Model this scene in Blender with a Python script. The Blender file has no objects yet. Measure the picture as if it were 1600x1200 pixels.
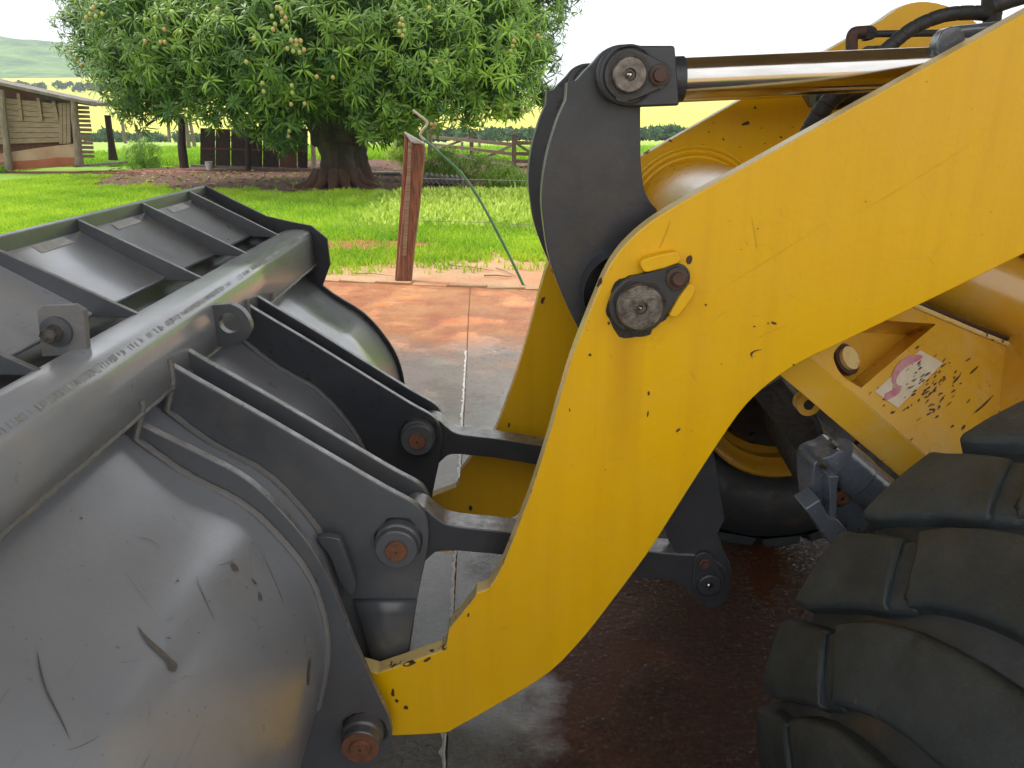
import bpy, bmesh, math, random
import numpy as np
from mathutils import Vector, Matrix
from mathutils.bvhtree import BVHTree
rnd = random.Random(7); NR = np.random.RandomState(5)
S = bpy.context.scene; COL = S.collection
# ---------------------------------------------------------------- camera, sky, sun, exposure
F_PX, EYE = 1170.0, 1.9
TH = math.atan(418 / F_PX); PS = math.atan(38 * math.cos(TH) / F_PX)
CR = Vector((math.cos(PS), -math.sin(PS), 0))
CF = Vector((math.sin(PS) * math.cos(TH), math.cos(PS) * math.cos(TH), -math.sin(TH)))
CU = CR.cross(CF)
cd = bpy.data.cameras.new('camera'); cam = bpy.data.objects.new('camera', cd); COL.objects.link(cam)
cd.sensor_width = 36; cd.lens = F_PX / 1600 * 36; cd.clip_start = .02; cd.clip_end = 6000
cam.matrix_world = Matrix(((CR.x, CU.x, -CF.x, 0), (CR.y, CU.y, -CF.y, 0), (CR.z, CU.z, -CF.z, EYE), (0, 0, 0, 1)))
S.camera = cam
SUN_EL, SUN_AZ = math.radians(52), math.radians(-62)      # azimuth from +Y towards +X
w = bpy.data.worlds.new('World'); S.world = w; w.use_nodes = True
nt = w.node_tree; nt.nodes.clear()
def wn(t, **k):
    n = nt.nodes.new(t)
    for a, b in k.items(): setattr(n, a, b)
    return n
out = wn('ShaderNodeOutputWorld'); bg = wn('ShaderNodeBackground'); bg.inputs[1].default_value = 0.13
sky = wn('ShaderNodeTexSky', sky_type='NISHITA'); sky.sun_disc = False
sky.sun_elevation = SUN_EL; sky.sun_rotation = SUN_AZ
tc = wn('ShaderNodeTexCoord'); mp = wn('ShaderNodeMapping'); mp.inputs['Scale'].default_value = (1, 1, 2.6)
mp.inputs['Location'].default_value = (.3, .1, .2)
ns = wn('ShaderNodeTexNoise'); ns.inputs['Scale'].default_value = 2.6; ns.inputs['Detail'].default_value = 5
rp = wn('ShaderNodeValToRGB'); rp.color_ramp.elements[0].position = .27; rp.color_ramp.elements[0].color = (.45,) * 3 + (1,)
rp.color_ramp.elements[1].position = .42; rp.color_ramp.elements[1].color = (1, 1, 1, 1)
mx = wn('ShaderNodeMixRGB'); mx.inputs[2].default_value = (9.3, 9.6, 10.0, 1)
L = nt.links.new
L(tc.outputs['Generated'], mp.inputs[0]); L(mp.outputs[0], ns.inputs['Vector']); L(ns.outputs[0], rp.inputs[0])
L(rp.outputs[0], mx.inputs[0]); L(sky.outputs[0], mx.inputs[1]); L(mx.outputs[0], bg.inputs[0]); L(bg.outputs[0], out.inputs[0])
sd = bpy.data.lights.new('sun', 'SUN'); sd.energy = 2.6; sd.angle = math.radians(14); sd.color = (1, .95, .86)
so = bpy.data.objects.new('sun', sd); COL.objects.link(so)
sdir = Vector((math.sin(SUN_AZ) * math.cos(SUN_EL), math.cos(SUN_AZ) * math.cos(SUN_EL), math.sin(SUN_EL)))
so.rotation_euler = sdir.to_track_quat('Z', 'Y').to_euler()
S.view_settings.view_transform = 'Standard'; S.view_settings.look = 'None'
S.view_settings.exposure = 0.45; S.view_settings.gamma = 1; S.view_settings.use_curve_mapping = False
S.render.resolution_x = 1024; S.render.resolution_y = 768

# ---------------------------------------------------------------- helpers
def ray(x, y):
    return CF + CR * ((x - 800) / F_PX) + CU * ((600 - y) / F_PX)
def unp(x, y, Y=None, Z=None):
    d = ray(x, y); t = Y / d.y if Y is not None else (Z - EYE) / d.z
    return Vector((d.x * t, d.y * t, EYE + d.z * t))
def xz(x, y, Y):
    p = unp(x, y, Y); return (p.x, p.z)
def finish(o, parent=None, smooth=30, bevel=0, solid=0):
    COL.objects.link(o)
    if parent is not None:
        o.parent = parent
        if parent.parent is None: o.location = -parent.location
    me = o.data
    if smooth:
        me.polygons.foreach_set('use_smooth', [True] * len(me.polygons)); me.set_sharp_from_angle(angle=math.radians(smooth))
    if solid:
        m = o.modifiers.new('s', 'SOLIDIFY'); m.thickness = solid; m.offset = 0
    if bevel:
        m = o.modifiers.new('b', 'BEVEL'); m.width = bevel; m.segments = 2; m.limit_method = 'ANGLE'
        m.angle_limit = math.radians(40); m.harden_normals = True
    return o
def mesh(name, vs, fs, mat, parent=None, **k):
    me = bpy.data.meshes.new(name); me.from_pydata([tuple(v) for v in vs], [], fs); me.materials.append(mat)
    bm = bmesh.new(); bm.from_mesh(me); bmesh.ops.recalc_face_normals(bm, faces=bm.faces); bm.to_mesh(me); bm.free()
    return finish(bpy.data.objects.new(name, me), parent, **k)
def root(name, loc, label, cat, group=None):
    o = bpy.data.objects.new(name, None); COL.objects.link(o); o.location = loc; o.empty_display_size = .1
    o['label'] = label; o['category'] = cat
    if group: o['group'] = group
    return o
def tag(o, label=None, cat=None, group=None, kind=None):
    for k, v in (('label', label), ('category', cat), ('group', group), ('kind', kind)):
        if v: o[k] = v
    return o
def smoothpoly(pts, n=4):
    """closed Catmull-Rom through (x, y) points; a third value marks a corner"""
    N = len(pts); res = []
    for i in range(N):
        p1 = pts[i]; p2 = pts[(i + 1) % N]
        p0 = p1 if len(p1) > 2 else pts[i - 1]; p3 = p2 if len(p2) > 2 else pts[(i + 2) % N]
        if len(p1) > 2 and len(p2) > 2: res.append(p1[:2]); continue
        for k in range(n):
            t = k / n; t2 = t * t; t3 = t2 * t
            res.append(tuple(.5 * (2 * p1[a] + (p2[a] - p0[a]) * t + (2 * p0[a] - 5 * p1[a] + 4 * p2[a] - p3[a]) * t2 + (3 * p1[a] - p0[a] - 3 * p2[a] + p3[a]) * t3) for a in (0, 1)))
    return res
def spl(pts, n=5):
    N = len(pts); res = []
    for i in range(N - 1):
        p0 = pts[max(i - 1, 0)]; p1 = pts[i]; p2 = pts[i + 1]; p3 = pts[min(i + 2, N - 1)]
        for k in range(n):
            t = k / n; t2 = t * t; t3 = t2 * t
            res.append(tuple(.5 * (2 * p1[a] + (p2[a] - p0[a]) * t + (2 * p0[a] - 5 * p1[a] + 4 * p2[a] - p3[a]) * t2 + (3 * p1[a] - p0[a] - 3 * p2[a] + p3[a]) * t3) for a in range(len(p1))))
    res.append(tuple(pts[-1])); return res
def prism(name, poly, Y0, Y1, mat, parent=None, bevel=.003, smooth=30):
    """extrude an XZ polygon from Y0 to Y1"""
    n = len(poly)
    vs = [(p[0], Y0, p[1]) for p in poly] + [(p[0], Y1, p[1]) for p in poly]
    fs = [list(range(n))[::-1], list(range(n, 2 * n))] + [[i, (i + 1) % n, n + (i + 1) % n, n + i] for i in range(n)]
    o = mesh(name, vs, fs, mat, parent, bevel=bevel, smooth=smooth)
    if name in ('rib', 'link_lug', 'hinge_lug', 'tilt_lever', 'link_rod'):
        o.data.materials.append(M['edge'])
        for f_ in o.data.polygons:
            if len(f_.vertices) == 4 and abs(f_.normal.y) < .5: f_.material_index = 1
    return o
def pxpoly(pts, Y, n=4): return [xz(p[0], p[1], Y) for p in smoothpoly(pts, n)]
def box(name, c, s, mat, parent=None, rot=None, bevel=0, jit=0):
    vs = []
    for dx in (-1, 1):
        for dy in (-1, 1):
            for dz in (-1, 1):
                v = Vector((dx * s[0] / 2, dy * s[1] / 2, dz * s[2] / 2))
                if jit: v += Vector((rnd.uniform(-jit, jit) for _ in range(3)))
                if rot is not None: v = rot @ v
                vs.append(v + Vector(c))
    fs = [(0, 1, 3, 2), (4, 6, 7, 5), (0, 4, 5, 1), (2, 3, 7, 6), (0, 2, 6, 4), (1, 5, 7, 3)]
    return mesh(name, vs, fs, mat, parent, smooth=0, bevel=bevel)
def beam(name, a, b, wy, wz, mat, parent=None, jit=0, bevel=0):
    """box running from a to b"""
    a = Vector(a); b = Vector(b); d = b - a
    return box(name, (a + b) / 2, (d.length, wy, wz), mat, parent, d.to_track_quat('X', 'Z').to_matrix(), bevel, jit)
def tube(name, pts, rad, mat, parent=None, seg=14, cap=True, smooth=40, ridge=None):
    pts = [Vector(p) for p in pts]; n = len(pts)
    if not hasattr(rad, '__len__'): rad = [rad] * n
    vs = []; fs = []; up = Vector((.13, .2, .97)); 
    for i, p in enumerate(pts):
        t = (pts[min(i + 1, n - 1)] - pts[max(i - 1, 0)]).normalized()
        if i == 0:
            a = t.cross(up).normalized()
        else:
            a = (a - t * a.dot(t)).normalized()
        b = t.cross(a)
        for k in range(seg):
            an = 2 * math.pi * k / seg; vs.append(p + (a * math.cos(an) + b * math.sin(an)) * rad[i])
    for i in range(n - 1):
        for k in range(seg): fs.append((i * seg + k, i * seg + (k + 1) % seg, (i + 1) * seg + (k + 1) % seg, (i + 1) * seg + k))
    if cap: fs += [list(range(seg))[::-1], list(range((n - 1) * seg, n * seg))]
    return mesh(name, vs, fs, mat, parent, smooth=smooth)
def lathe_y(name, cx, cz, prof, mat, parent=None, seg=40, smooth=30):
    """rings (radius, y) about an axis parallel to Y; radius 0 closes it"""
    vs = []; fs = []
    for r, y in prof:
        for k in range(seg):
            an = 2 * math.pi * k / seg; vs.append((cx + r * math.cos(an), y, cz + r * math.sin(an)))
    for i in range(len(prof) - 1):
        for k in range(seg): fs.append((i * seg + k, i * seg + (k + 1) % seg, (i + 1) * seg + (k + 1) % seg, (i + 1) * seg + k))
    me = bpy.data.meshes.new(name); me.from_pydata(vs, [], fs); me.materials.append(mat)
    bm = bmesh.new(); bm.from_mesh(me); bmesh.ops.remove_doubles(bm, verts=bm.verts, dist=1e-5)
    bmesh.ops.recalc_face_normals(bm, faces=bm.faces); bm.to_mesh(me); bm.free()
    return finish(bpy.data.objects.new(name, me), parent, smooth=smooth)
def sheet(name, prof, Y0, Y1, mat, parent=None, ny=2, solid=.012, smooth=40):
    """strip of an XZ profile swept along Y"""
    vs = []; fs = []; n = len(prof)
    for j in range(ny):
        y = Y0 + (Y1 - Y0) * j / (ny - 1)
        vs += [(p[0], y, p[1]) for p in prof]
    for j in range(ny - 1):
        for i in range(n - 1): fs.append((j * n + i, j * n + i + 1, (j + 1) * n + i + 1, (j + 1) * n + i))
    return mesh(name, vs, fs, mat, parent, smooth=smooth, solid=solid)

# ---------------------------------------------------------------- materials
class NT:
    def __init__(s, name):
        s.m = bpy.data.materials.new(name); s.m.use_nodes = True; s.t = s.m.node_tree
        s.b = s.t.nodes['Principled BSDF']; s.pos = s.n('ShaderNodeNewGeometry').outputs['Position']
    def n(s, t, **k):
        n = s.t.nodes.new(t)
        for a, b in k.items(): setattr(n, a, b)
        return n
    def l(s, a, b): s.t.links.new(a, b)
    def put(s, inp, v):
        if hasattr(v, 'is_linked'): s.l(v, inp)
        elif isinstance(v, (tuple, list)): inp.default_value = tuple(v) + ((1,) if len(v) == 3 and len(inp.default_value) == 4 else ())
        else: inp.default_value = v
    def noise(s, scale, detail=4, stretch=None, rough=.55, off=None, vec=None):
        n = s.n('ShaderNodeTexNoise'); n.inputs['Scale'].default_value = scale; n.inputs['Detail'].default_value = detail
        n.inputs['Roughness'].default_value = rough
        v = vec if vec is not None else s.pos
        if stretch or off:
            m = s.n('ShaderNodeMapping'); m.inputs['Scale'].default_value = stretch or (1, 1, 1); m.inputs['Location'].default_value = off or (0, 0, 0)
            s.l(v, m.inputs[0]); v = m.outputs[0]
        s.l(v, n.inputs['Vector']); return n.outputs[0]
    def voro(s, scale, feat='F1', out=0):
        n = s.n('ShaderNodeTexVoronoi', feature=feat); n.inputs['Scale'].default_value = scale; s.l(s.pos, n.inputs['Vector']); return n.outputs[out]
    def ramp(s, f, stops):
        n = s.n('ShaderNodeValToRGB'); e = n.color_ramp.elements
        while len(e) < len(stops): e.new(.5)
        for a, (p, c) in zip(e, stops):
            a.position = p; a.color = (c, c, c, 1) if not isinstance(c, tuple) else c + (1,)
        s.l(f, n.inputs[0]); return n.outputs[0]
    def mix(s, f, a, b, mode='MIX'):
        n = s.n('ShaderNodeMixRGB', blend_type=mode); s.put(n.inputs[0], f); s.put(n.inputs[1], a); s.put(n.inputs[2], b); return n.outputs[0]
    def math(s, op, a, b=0, clamp=False):
        n = s.n('ShaderNodeMath', operation=op, use_clamp=clamp); s.put(n.inputs[0], a); s.put(n.inputs[1], b); return n.outputs[0]
    def xyz(s):
        n = s.n('ShaderNodeSeparateXYZ'); s.l(s.pos, n.inputs[0]); return n.outputs
    def bump(s, h, strength, dist=.01, prev=None):
        n = s.n('ShaderNodeBump'); n.inputs['Strength'].default_value = strength; n.inputs['Distance'].default_value = dist
        s.l(h, n.inputs['Height'])
        if prev is not None: s.l(prev, n.inputs['Normal'])
        return n.outputs[0]
    def set(s, color=None, rough=None, metal=None, normal=None, spec=None, coat=None):
        for k, v in (('Base Color', color), ('Roughness', rough), ('Metallic', metal), ('Normal', normal), ('Specular IOR Level', spec), ('Coat Weight', coat)):
            if v is not None: s.put(s.b.inputs[k], v)
        return s.m

def mat_paint(name, base, alt, chip, rough=(.28, .42), chips=.70, dust=(.35, .3, .22), dustamt=.25, bumpy=.12, rust=0., coat=0., streak=None, scr=.10, spec=.5, stain=None):
    n = NT(name)
    c = n.mix(n.ramp(n.noise(2.2, 5), [(.35, 0), (.7, 1)]), base, alt)
    d = n.ramp(n.noise(7, 8, rough=.7), [(.5, 0), (.75, 1)])
    c = n.mix(n.math('MULTIPLY', d, dustamt), c, dust)
    # fine streaks and rubbed scratches
    for st, off in (((3, 3, 60), (1, 2, 3)), ((70, 5, 4), (5, 1, 7))):
        s_ = n.ramp(n.noise(1.6, 3, st, off=off), [(.68, 0), (.74, 1)])
        c = n.mix(n.math('MULTIPLY', s_, scr), c, chip)
    # thin rubbed lines in several directions
    for k_, rot_ in enumerate(((.4, .9, .2), (1.3, -.5, .6), (-.7, .3, 1.9))):
        mp_ = n.n('ShaderNodeMapping'); mp_.inputs['Rotation'].default_value = rot_; mp_.inputs['Scale'].default_value = (1.2, 90, 90); n.l(n.pos, mp_.inputs[0])
        q_ = n.ramp(n.noise(1.0, 2, vec=mp_.outputs[0]), [(.73, 0), (.76, 1)])
        q_ = n.math('MULTIPLY', q_, n.ramp(n.noise(2.3, 3, off=(k_ * 3, 1, 5)), [(.5, 0), (.6, 1)]))
        c = n.mix(n.math('MULTIPLY', q_, scr * 3.0), c, dust if k_ == 1 else chip)
    if streak:
        sk = n.ramp(n.noise(1.0, 5, (26, 26, 1.1), rough=.6), [(.45, 0), (.75, 1)])
        c = n.mix(n.math('MULTIPLY', sk, .35), c, streak)
    if stain:
        X_, Y_, Z_ = n.xyz()
        for (sx, sz, wd, ln, col) in stain:
            dx = n.math('ABSOLUTE', n.math('SUBTRACT', n.math('ADD', X_, n.math('MULTIPLY', n.noise(6, 3), .03)), sx + .015))
            mx_ = n.ramp(n.math('DIVIDE', dx, wd), [(0, 1), (1, 0)]); mz_ = n.ramp(n.math('DIVIDE', n.math('SUBTRACT', sz, Z_), ln), [(0, 0), (.02, 1), (1, 0)])
            c = n.mix(n.math('MULTIPLY', n.math('MULTIPLY', mx_, mz_), .55), c, col)
    m = n.ramp(n.noise(1.7, 3, off=(9, 3, 1)), [(.48, 0), (.62, 1)])
    ch = n.ramp(n.noise(42, 6, rough=.6, off=(2, 8, 4)), [(chips, 0), (chips + .02, 1)])
    ch = n.math('MULTIPLY', ch, m)
    c = n.mix(ch, c, chip)
    if rust:
        r = n.math('MULTIPLY', n.ramp(n.noise(3.1, 8, rough=.75, off=(4, 4, 2)), [(.56, 0), (.72, 1)]), rust)
        c = n.mix(r, c, (.11, .05, .025))
    ro = n.ramp(n.noise(9, 6), [(.3, rough[0]), (.75, rough[1])])
    b = n.bump(n.noise(34, 3), bumpy, .004)
    b = n.bump(n.math('SUBTRACT', 1, ch), .5, .0015, b)
    b = n.bump(n.noise(120, 2), .16, .0012, b)
    n.b.inputs['Coat Roughness'].default_value = .2; n.b.inputs['Coat IOR'].default_value = 1.6
    return n.set(c, ro, 0, b, coat=coat, spec=spec)
M = {}
M['yellow'] = mat_paint('yellow_paint', (.78, .43, .001), (.74, .40, .001), (.05, .025, .015), (.30, .46), .78, dustamt=.05, bumpy=.16, coat=0, streak=(.62, .30, .004), scr=.06, spec=.42, stain=[(.287, 1.49, .045, .38, (.42, .19, .01)), (-.02, 1.0, .03, .2, (.45, .2, .01))])
M['yellow_worn'] = mat_paint('worn_yellow_paint', (.72, .40, .03), (.66, .32, .02), (.05, .018, .01), (.22, .42), .70, dust=(.66, .46, .20), dustamt=.6, coat=.8)
M['yellow_edge'] = mat_paint('pale_sheen_edge', (.74, .52, .16), (.76, .60, .30), (.12, .07, .03), (.25, .4), .6)  # paler yellow on arm edges: sky reflection put into the colour
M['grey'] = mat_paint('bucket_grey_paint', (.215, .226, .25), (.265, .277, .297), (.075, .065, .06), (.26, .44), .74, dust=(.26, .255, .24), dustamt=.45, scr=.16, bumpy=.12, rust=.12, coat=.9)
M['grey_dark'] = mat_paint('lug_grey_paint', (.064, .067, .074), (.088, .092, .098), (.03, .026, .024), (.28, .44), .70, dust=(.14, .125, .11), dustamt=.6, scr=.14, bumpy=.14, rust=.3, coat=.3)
M['grey_sheen'] = mat_paint('sheen_bucket_grey', (.31, .325, .35), (.38, .39, .405), (.06, .05, .045), (.26, .44), .74, dust=(.34, .33, .30), dustamt=.45, scr=.16, bumpy=.12, rust=.12, coat=.9)  # same bucket paint, lightened for the sky sheen on upper faces
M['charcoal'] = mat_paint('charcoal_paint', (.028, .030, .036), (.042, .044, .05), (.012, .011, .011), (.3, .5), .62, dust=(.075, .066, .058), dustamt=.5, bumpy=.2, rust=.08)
M['weld'] = mat_paint('grey_weld', (.15, .148, .14), (.19, .18, .17), (.06, .05, .04), (.35, .55), .7, bumpy=.9)
M['silver'] = mat_paint('silver_grey_casting', (.075, .09, .112), (.14, .16, .185), (.05, .035, .025), (.16, .34), .64, dust=(.15, .12, .08), dustamt=.35, bumpy=.9, rust=.3, coat=.9)
def simple(name, c1, c2, scale=8, rough=(.5, .8), bump=.3, stretch=None, metal=0, detail=6, dist=.006):
    n = NT(name); f = n.noise(scale, detail, stretch)
    c = n.mix(n.ramp(f, [(.35, 0), (.68, 1)]), c1, c2)
    return n.set(c, n.ramp(n.noise(scale * 1.7, 4, stretch), [(.3, rough[0]), (.7, rough[1])]), metal, n.bump(n.noise(scale * 4, 5, stretch), bump, dist))
M['edge'] = simple('worn_glint_edge', (.34, .34, .33), (.20, .195, .19), 30, (.25, .45), .3, metal=.55, dist=.002)  # plate edges paler: sky glint put into the colour; also pale scratches
M['worn'] = simple('rubbed_highlight', (.33, .325, .30), (.22, .22, .21), 90, (.3, .5), .4, metal=.3, dist=.001)
M['rust'] = simple('rusty_steel', (.22, .075, .03), (.10, .05, .032), 60, (.55, .8), .5, dist=.002)
M['rust_dark'] = simple('dark_rusty_steel', (.10, .04, .025), (.05, .035, .03), 60, (.5, .75), .5, dist=.002)
M['bare'] = simple('bare_greasy_steel', (.22, .20, .18), (.07, .055, .045), 55, (.28, .55), .5, metal=.7, dist=.002)
M['black'] = simple('black_hole', (.01, .01, .01), (.02, .018, .016), 30, (.3, .5), .1)
M['chip'] = simple('paint_chip', (.045, .022, .012), (.07, .03, .018), 80, (.5, .7), .3, dist=.001)
M['scrape'] = simple('dark_scrape', (.085, .08, .075), (.13, .11, .10), 80, (.5, .7), .3, dist=.001)
M['chrome'] = simple('chrome_rod', (.72, .69, .65), (.55, .51, .46), 5, (.10, .20), .02, (1, 1, 6), 1)
M['hose'] = simple('black_rubber_hose', (.028, .030, .032), (.05, .048, .046), 40, (.45, .65), .2)
M['hub'] = simple('hub_iron', (.02, .019, .018), (.045, .032, .024), 14, (.4, .7), .5)
n = NT('tyre_rubber'); c = n.mix(n.ramp(n.noise(5, 8, rough=.7), [(.4, 0), (.7, 1)]), (.020, .027, .030), (.048, .060, .064))
c = n.mix(n.math('MULTIPLY', n.ramp(n.noise(2.4, 8, rough=.75, off=(3, 3, 3)), [(.55, 0), (.75, 1)]), .4), c, (.06, .057, .050))
c = n.mix(n.ramp(n.noise(150, 3), [(.62, 0), (.7, .25)]), c, (.10, .11, .11))
mp_ = n.n('ShaderNodeMapping'); mp_.inputs['Rotation'].default_value = (.3, .8, .4); mp_.inputs['Scale'].default_value = (3, 60, 60); n.l(n.pos, mp_.inputs[0])
cut = n.math('MULTIPLY', n.ramp(n.noise(1.0, 3, vec=mp_.outputs[0]), [(.66, 0), (.70, 1)]), n.ramp(n.noise(3.5, 4, off=(1, 9, 2)), [(.48, 0), (.6, 1)]))
c = n.mix(n.math('MULTIPLY', cut, .5), c, (.09, .095, .09))
bb = n.bump(n.noise(70, 8, rough=.75), .55, .005, n.bump(n.noise(6, 3), .35, .012)); bb = n.bump(n.math('SUBTRACT', 1, cut), .5, .003, bb)
bb = n.bump(n.ramp(n.voro(70), [(0, 0), (.18, 1)]), .25, .002, bb)
M['rubber'] = n.set(c, n.ramp(n.noise(12, 4), [(.3, .38), (.7, .66)]), 0, bb)
n = NT('groove_rubber'); c = n.mix(n.ramp(n.noise(9, 8, rough=.7), [(.52, 0), (.72, 1)]), (.026, .030, .031), (.11, .07, .045))
M['rubber_dirty'] = n.set(c, n.ramp(n.noise(12, 4), [(.3, .3), (.7, .6)]), 0, n.bump(n.noise(50, 6), .3, .004))
# ground materials
n = NT('wet_concrete'); X, Y, Z = n.xyz()
wob = n.noise(.55, 5); wob2 = n.noise(1.6, 6, off=(3, 1, 0))
edge = n.math('ADD', n.math('MULTIPLY', n.math('SUBTRACT', wob, .5), 5.0), Y)
edge = n.math('ADD', edge, n.math('MULTIPLY', n.math('SUBTRACT', wob2, .5), 2.2))
mud = n.ramp(n.math('DIVIDE', edge, 10), [(.56, 0), (.63, .55), (.70, 1)])
pud = n.ramp(n.noise(1.5, 5, off=(2, 2, 2)), [(.50, 0), (.60, 1)])
c = n.mix(n.ramp(n.noise(3, 8, rough=.65), [(.35, 0), (.7, 1)]), (.095, .072, .068), (.20, .165, .158))
c = n.mix(n.ramp(n.noise(1.1, 6, off=(7, 2, 0)), [(.5, 0), (.72, .8)]), c, (.17, .065, .028))
c = n.mix(n.math('MULTIPLY', n.ramp(n.math('DIVIDE', edge, 10), [(.36, 0), (.52, 1)]), .8), c, n.mix(n.noise(2.2, 7, rough=.7), (.34, .25, .24), (.50, .42, .42)))  # farther floor lightened: sky reflection painted into the base colour
under_shade = n.math('ADD', X, n.math('MULTIPLY', n.math('SUBTRACT', n.noise(1.1, 6, rough=.65, off=(5, 5, 0)), .5), 1.6))
under_shade = n.math('MULTIPLY', n.ramp(under_shade, [(.0, 0), (.22, 1)]), n.ramp(n.math('ADD', n.math('DIVIDE', Y, 10), n.math('MULTIPLY', n.noise(1.4, 4), .1)), [(.36, 1), (.46, 0)]))
c = n.mix(under_shade, c, n.mix(n.noise(5, 7, rough=.7), (.052, .013, .004), (.125, .038, .013)))  # dark brown under the machine: its shade painted into the floor
rough_under = under_shade
c = n.mix(mud, c, n.mix(n.ramp(n.noise(1.6, 7, rough=.7), [(.35, 0), (.65, 1)]), (.50, .115, .02), (.72, .32, .10)))
c = n.mix(n.ramp(n.noise(30, 4, off=(1, 5, 2)), [(.62, 0), (.70, .7)]), c, (.055, .035, .027))
rough = n.mix(mud, n.mix(pud, (.20,) * 3, (.05,) * 3), (.42,) * 3)
h = n.math('MULTIPLY', n.noise(24, 9, (1, 1.8, 1), rough=.75), n.math('SUBTRACT', 1.15, pud)); b = n.bump(h, 1.0, .034); b = n.bump(n.math('MULTIPLY', n.ramp(n.noise(30, 8, (1, 1.7, 1), rough=.65, off=(8, 1, 1)), [(.40, 0), (.47, 1)]), n.math('SUBTRACT', 1.1, pud)), .8, .006, b); b = n.bump(n.math('MULTIPLY', n.noise(75, 6, rough=.7), n.math('SUBTRACT', 1.1, pud)), .7, .006, b); b = n.bump(n.noise(4, 3), .30, .02, b)
b = n.bump(n.math('MULTIPLY', n.ramp(n.voro(48), [(.0, 0), (.3, 1)]), n.math('SUBTRACT', 1, pud)), .25, .005, b)
M['concrete'] = n.set(c, n.mix(under_shade, rough, n.ramp(n.noise(60, 5, rough=.7), [(.38, .10), (.5, .55)])), 0, b, spec=n.math('SUBTRACT', .9, n.math('MULTIPLY', under_shade, .65)), coat=n.math('MULTIPLY', n.math('SUBTRACT', 1, n.math('MAXIMUM', mud, under_shade)), .7)); n.b.inputs['Coat Roughness'].default_value = .12
n = NT('orange_dirt'); c = n.mix(n.noise(1.8, 8, rough=.7), (.40, .21, .10), (.66, .44, .26))
c = n.mix(n.ramp(n.noise(.8, 4, off=(4, 0, 0)), [(.5, 0), (.65, .8)]), c, (.50, .22, .10))
c = n.mix(n.ramp(n.noise(30, 5), [(.6, 0), (.7, .5)]), c, (.14, .08, .05))
M['dirt'] = n.set(c, .9, 0, n.bump(n.noise(20, 8, rough=.7), .6, .03))
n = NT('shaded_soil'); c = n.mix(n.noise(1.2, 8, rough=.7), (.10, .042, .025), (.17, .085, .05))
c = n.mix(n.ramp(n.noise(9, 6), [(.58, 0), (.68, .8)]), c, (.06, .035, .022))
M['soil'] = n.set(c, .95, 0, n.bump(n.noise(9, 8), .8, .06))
n = NT('lawn_ground'); c = n.mix(n.noise(2.0, 8, rough=.7), (.13, .29, .015), (.24, .42, .03))
c = n.mix(n.ramp(n.noise(.5, 4, off=(4, 0, 0)), [(.5, 0), (.68, .6)]), c, (.38, .42, .06))
M['lawn'] = n.set(c, .95, 0, n.bump(n.noise(14, 8), .8, .06))
n = NT('pasture_ground'); c = n.mix(n.noise(.12, 8, rough=.7), (.20, .36, .04), (.40, .50, .07))
c = n.mix(n.ramp(n.noise(.5, 6, (1, 3, 1), off=(4, 0, 0)), [(.55, 0), (.65, .6)]), c, (.07, .14, .03))
M['pasture'] = n.set(c, 1, 0)
n = NT('ripe_crop_field'); c = n.mix(n.noise(.02, 8, (1, 4, 1), rough=.7), (.50, .50, .05), (.70, .62, .10))
c = n.mix(n.ramp(n.noise(.006, 4, (1, 3, 1)), [(.5, 0), (.6, .7)]), c, (.36, .50, .06))
M['crop'] = n.set(c, 1, 0)
n = NT('forest_hill'); c = n.mix(n.ramp(n.noise(.03, 10, rough=.75), [(.4, 0), (.62, 1)]), (.045, .12, .03), (.20, .34, .09))
M['hill'] = n.set(c, 1, 0, n.bump(n.noise(.06, 8), 1, 6))
# vegetation (tint attribute = leaf hue, lighter at crown lobe tops, darker inside)
def leafmat(name, a, b_, rough=.45, trans=.25):
    n = NT(name); at = n.n('ShaderNodeAttribute', attribute_name='tint')
    c = n.mix(at.outputs['Fac'], a, b_); n.set(c, rough)
    tr = n.n('ShaderNodeBsdfTranslucent'); n.l(c, tr.inputs[0]); ms = n.n('ShaderNodeMixShader'); ms.inputs[0].default_value = trans
    o = n.t.nodes['Material Output']; n.l(n.b.outputs[0], ms.inputs[1]); n.l(tr.outputs[0], ms.inputs[2]); n.l(ms.outputs[0], o.inputs[0])
    return n.m
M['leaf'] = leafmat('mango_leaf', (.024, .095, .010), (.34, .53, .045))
M['grass'] = leafmat('grass_blade', (.17, .40, .012), (.58, .74, .05), .6, .35)
M['weed'] = leafmat('weed_leaf', (.14, .34, .02), (.54, .68, .10), .6, .3)
M['far_leaf'] = leafmat('far_tree_leaf', (.025, .075, .02), (.09, .19, .05), .8, .2)
n = NT('mango_bark'); X, Y, Z = n.xyz()
c = n.mix(n.ramp(n.noise(3, 8, (1, 1, .4), rough=.7), [(.4, 0), (.65, 1)]), (.045, .034, .024), (.12, .09, .065))
c = n.mix(n.ramp(n.noise(2.2, 5, off=(3, 3, 3)), [(.52, 0), (.7, .6)]), c, (.05, .075, .03))
c = n.mix(n.ramp(n.math('ADD', Z, n.math('MULTIPLY', n.noise(3), .6)), [(.35, 1), (1.0, 0)]), c, (.12, .055, .033))
M['bark'] = n.set(c, .95, 0, n.bump(n.noise(9, 8, (1, 1, .3)), 1, .05))
M['old_wood'] = simple('weathered_board', (.22, .14, .09), (.36, .26, .18), 3, (.8, .95), .5, (1, 1, 12), dist=.01)
M['old_post'] = simple('weathered_post', (.17, .13, .10), (.30, .24, .17), 6, (.8, .95), .5, (4, 4, .6), dist=.01)
M['dark_wood'] = simple('dark_board', (.022, .015, .012), (.06, .035, .025), 5, (.7, .9), .4, (5, 5, .6))
M['red_wood'] = simple('reddish_board', (.17, .06, .035), (.10, .04, .028), 5, (.7, .9), .4, (5, 5, .6))
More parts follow.
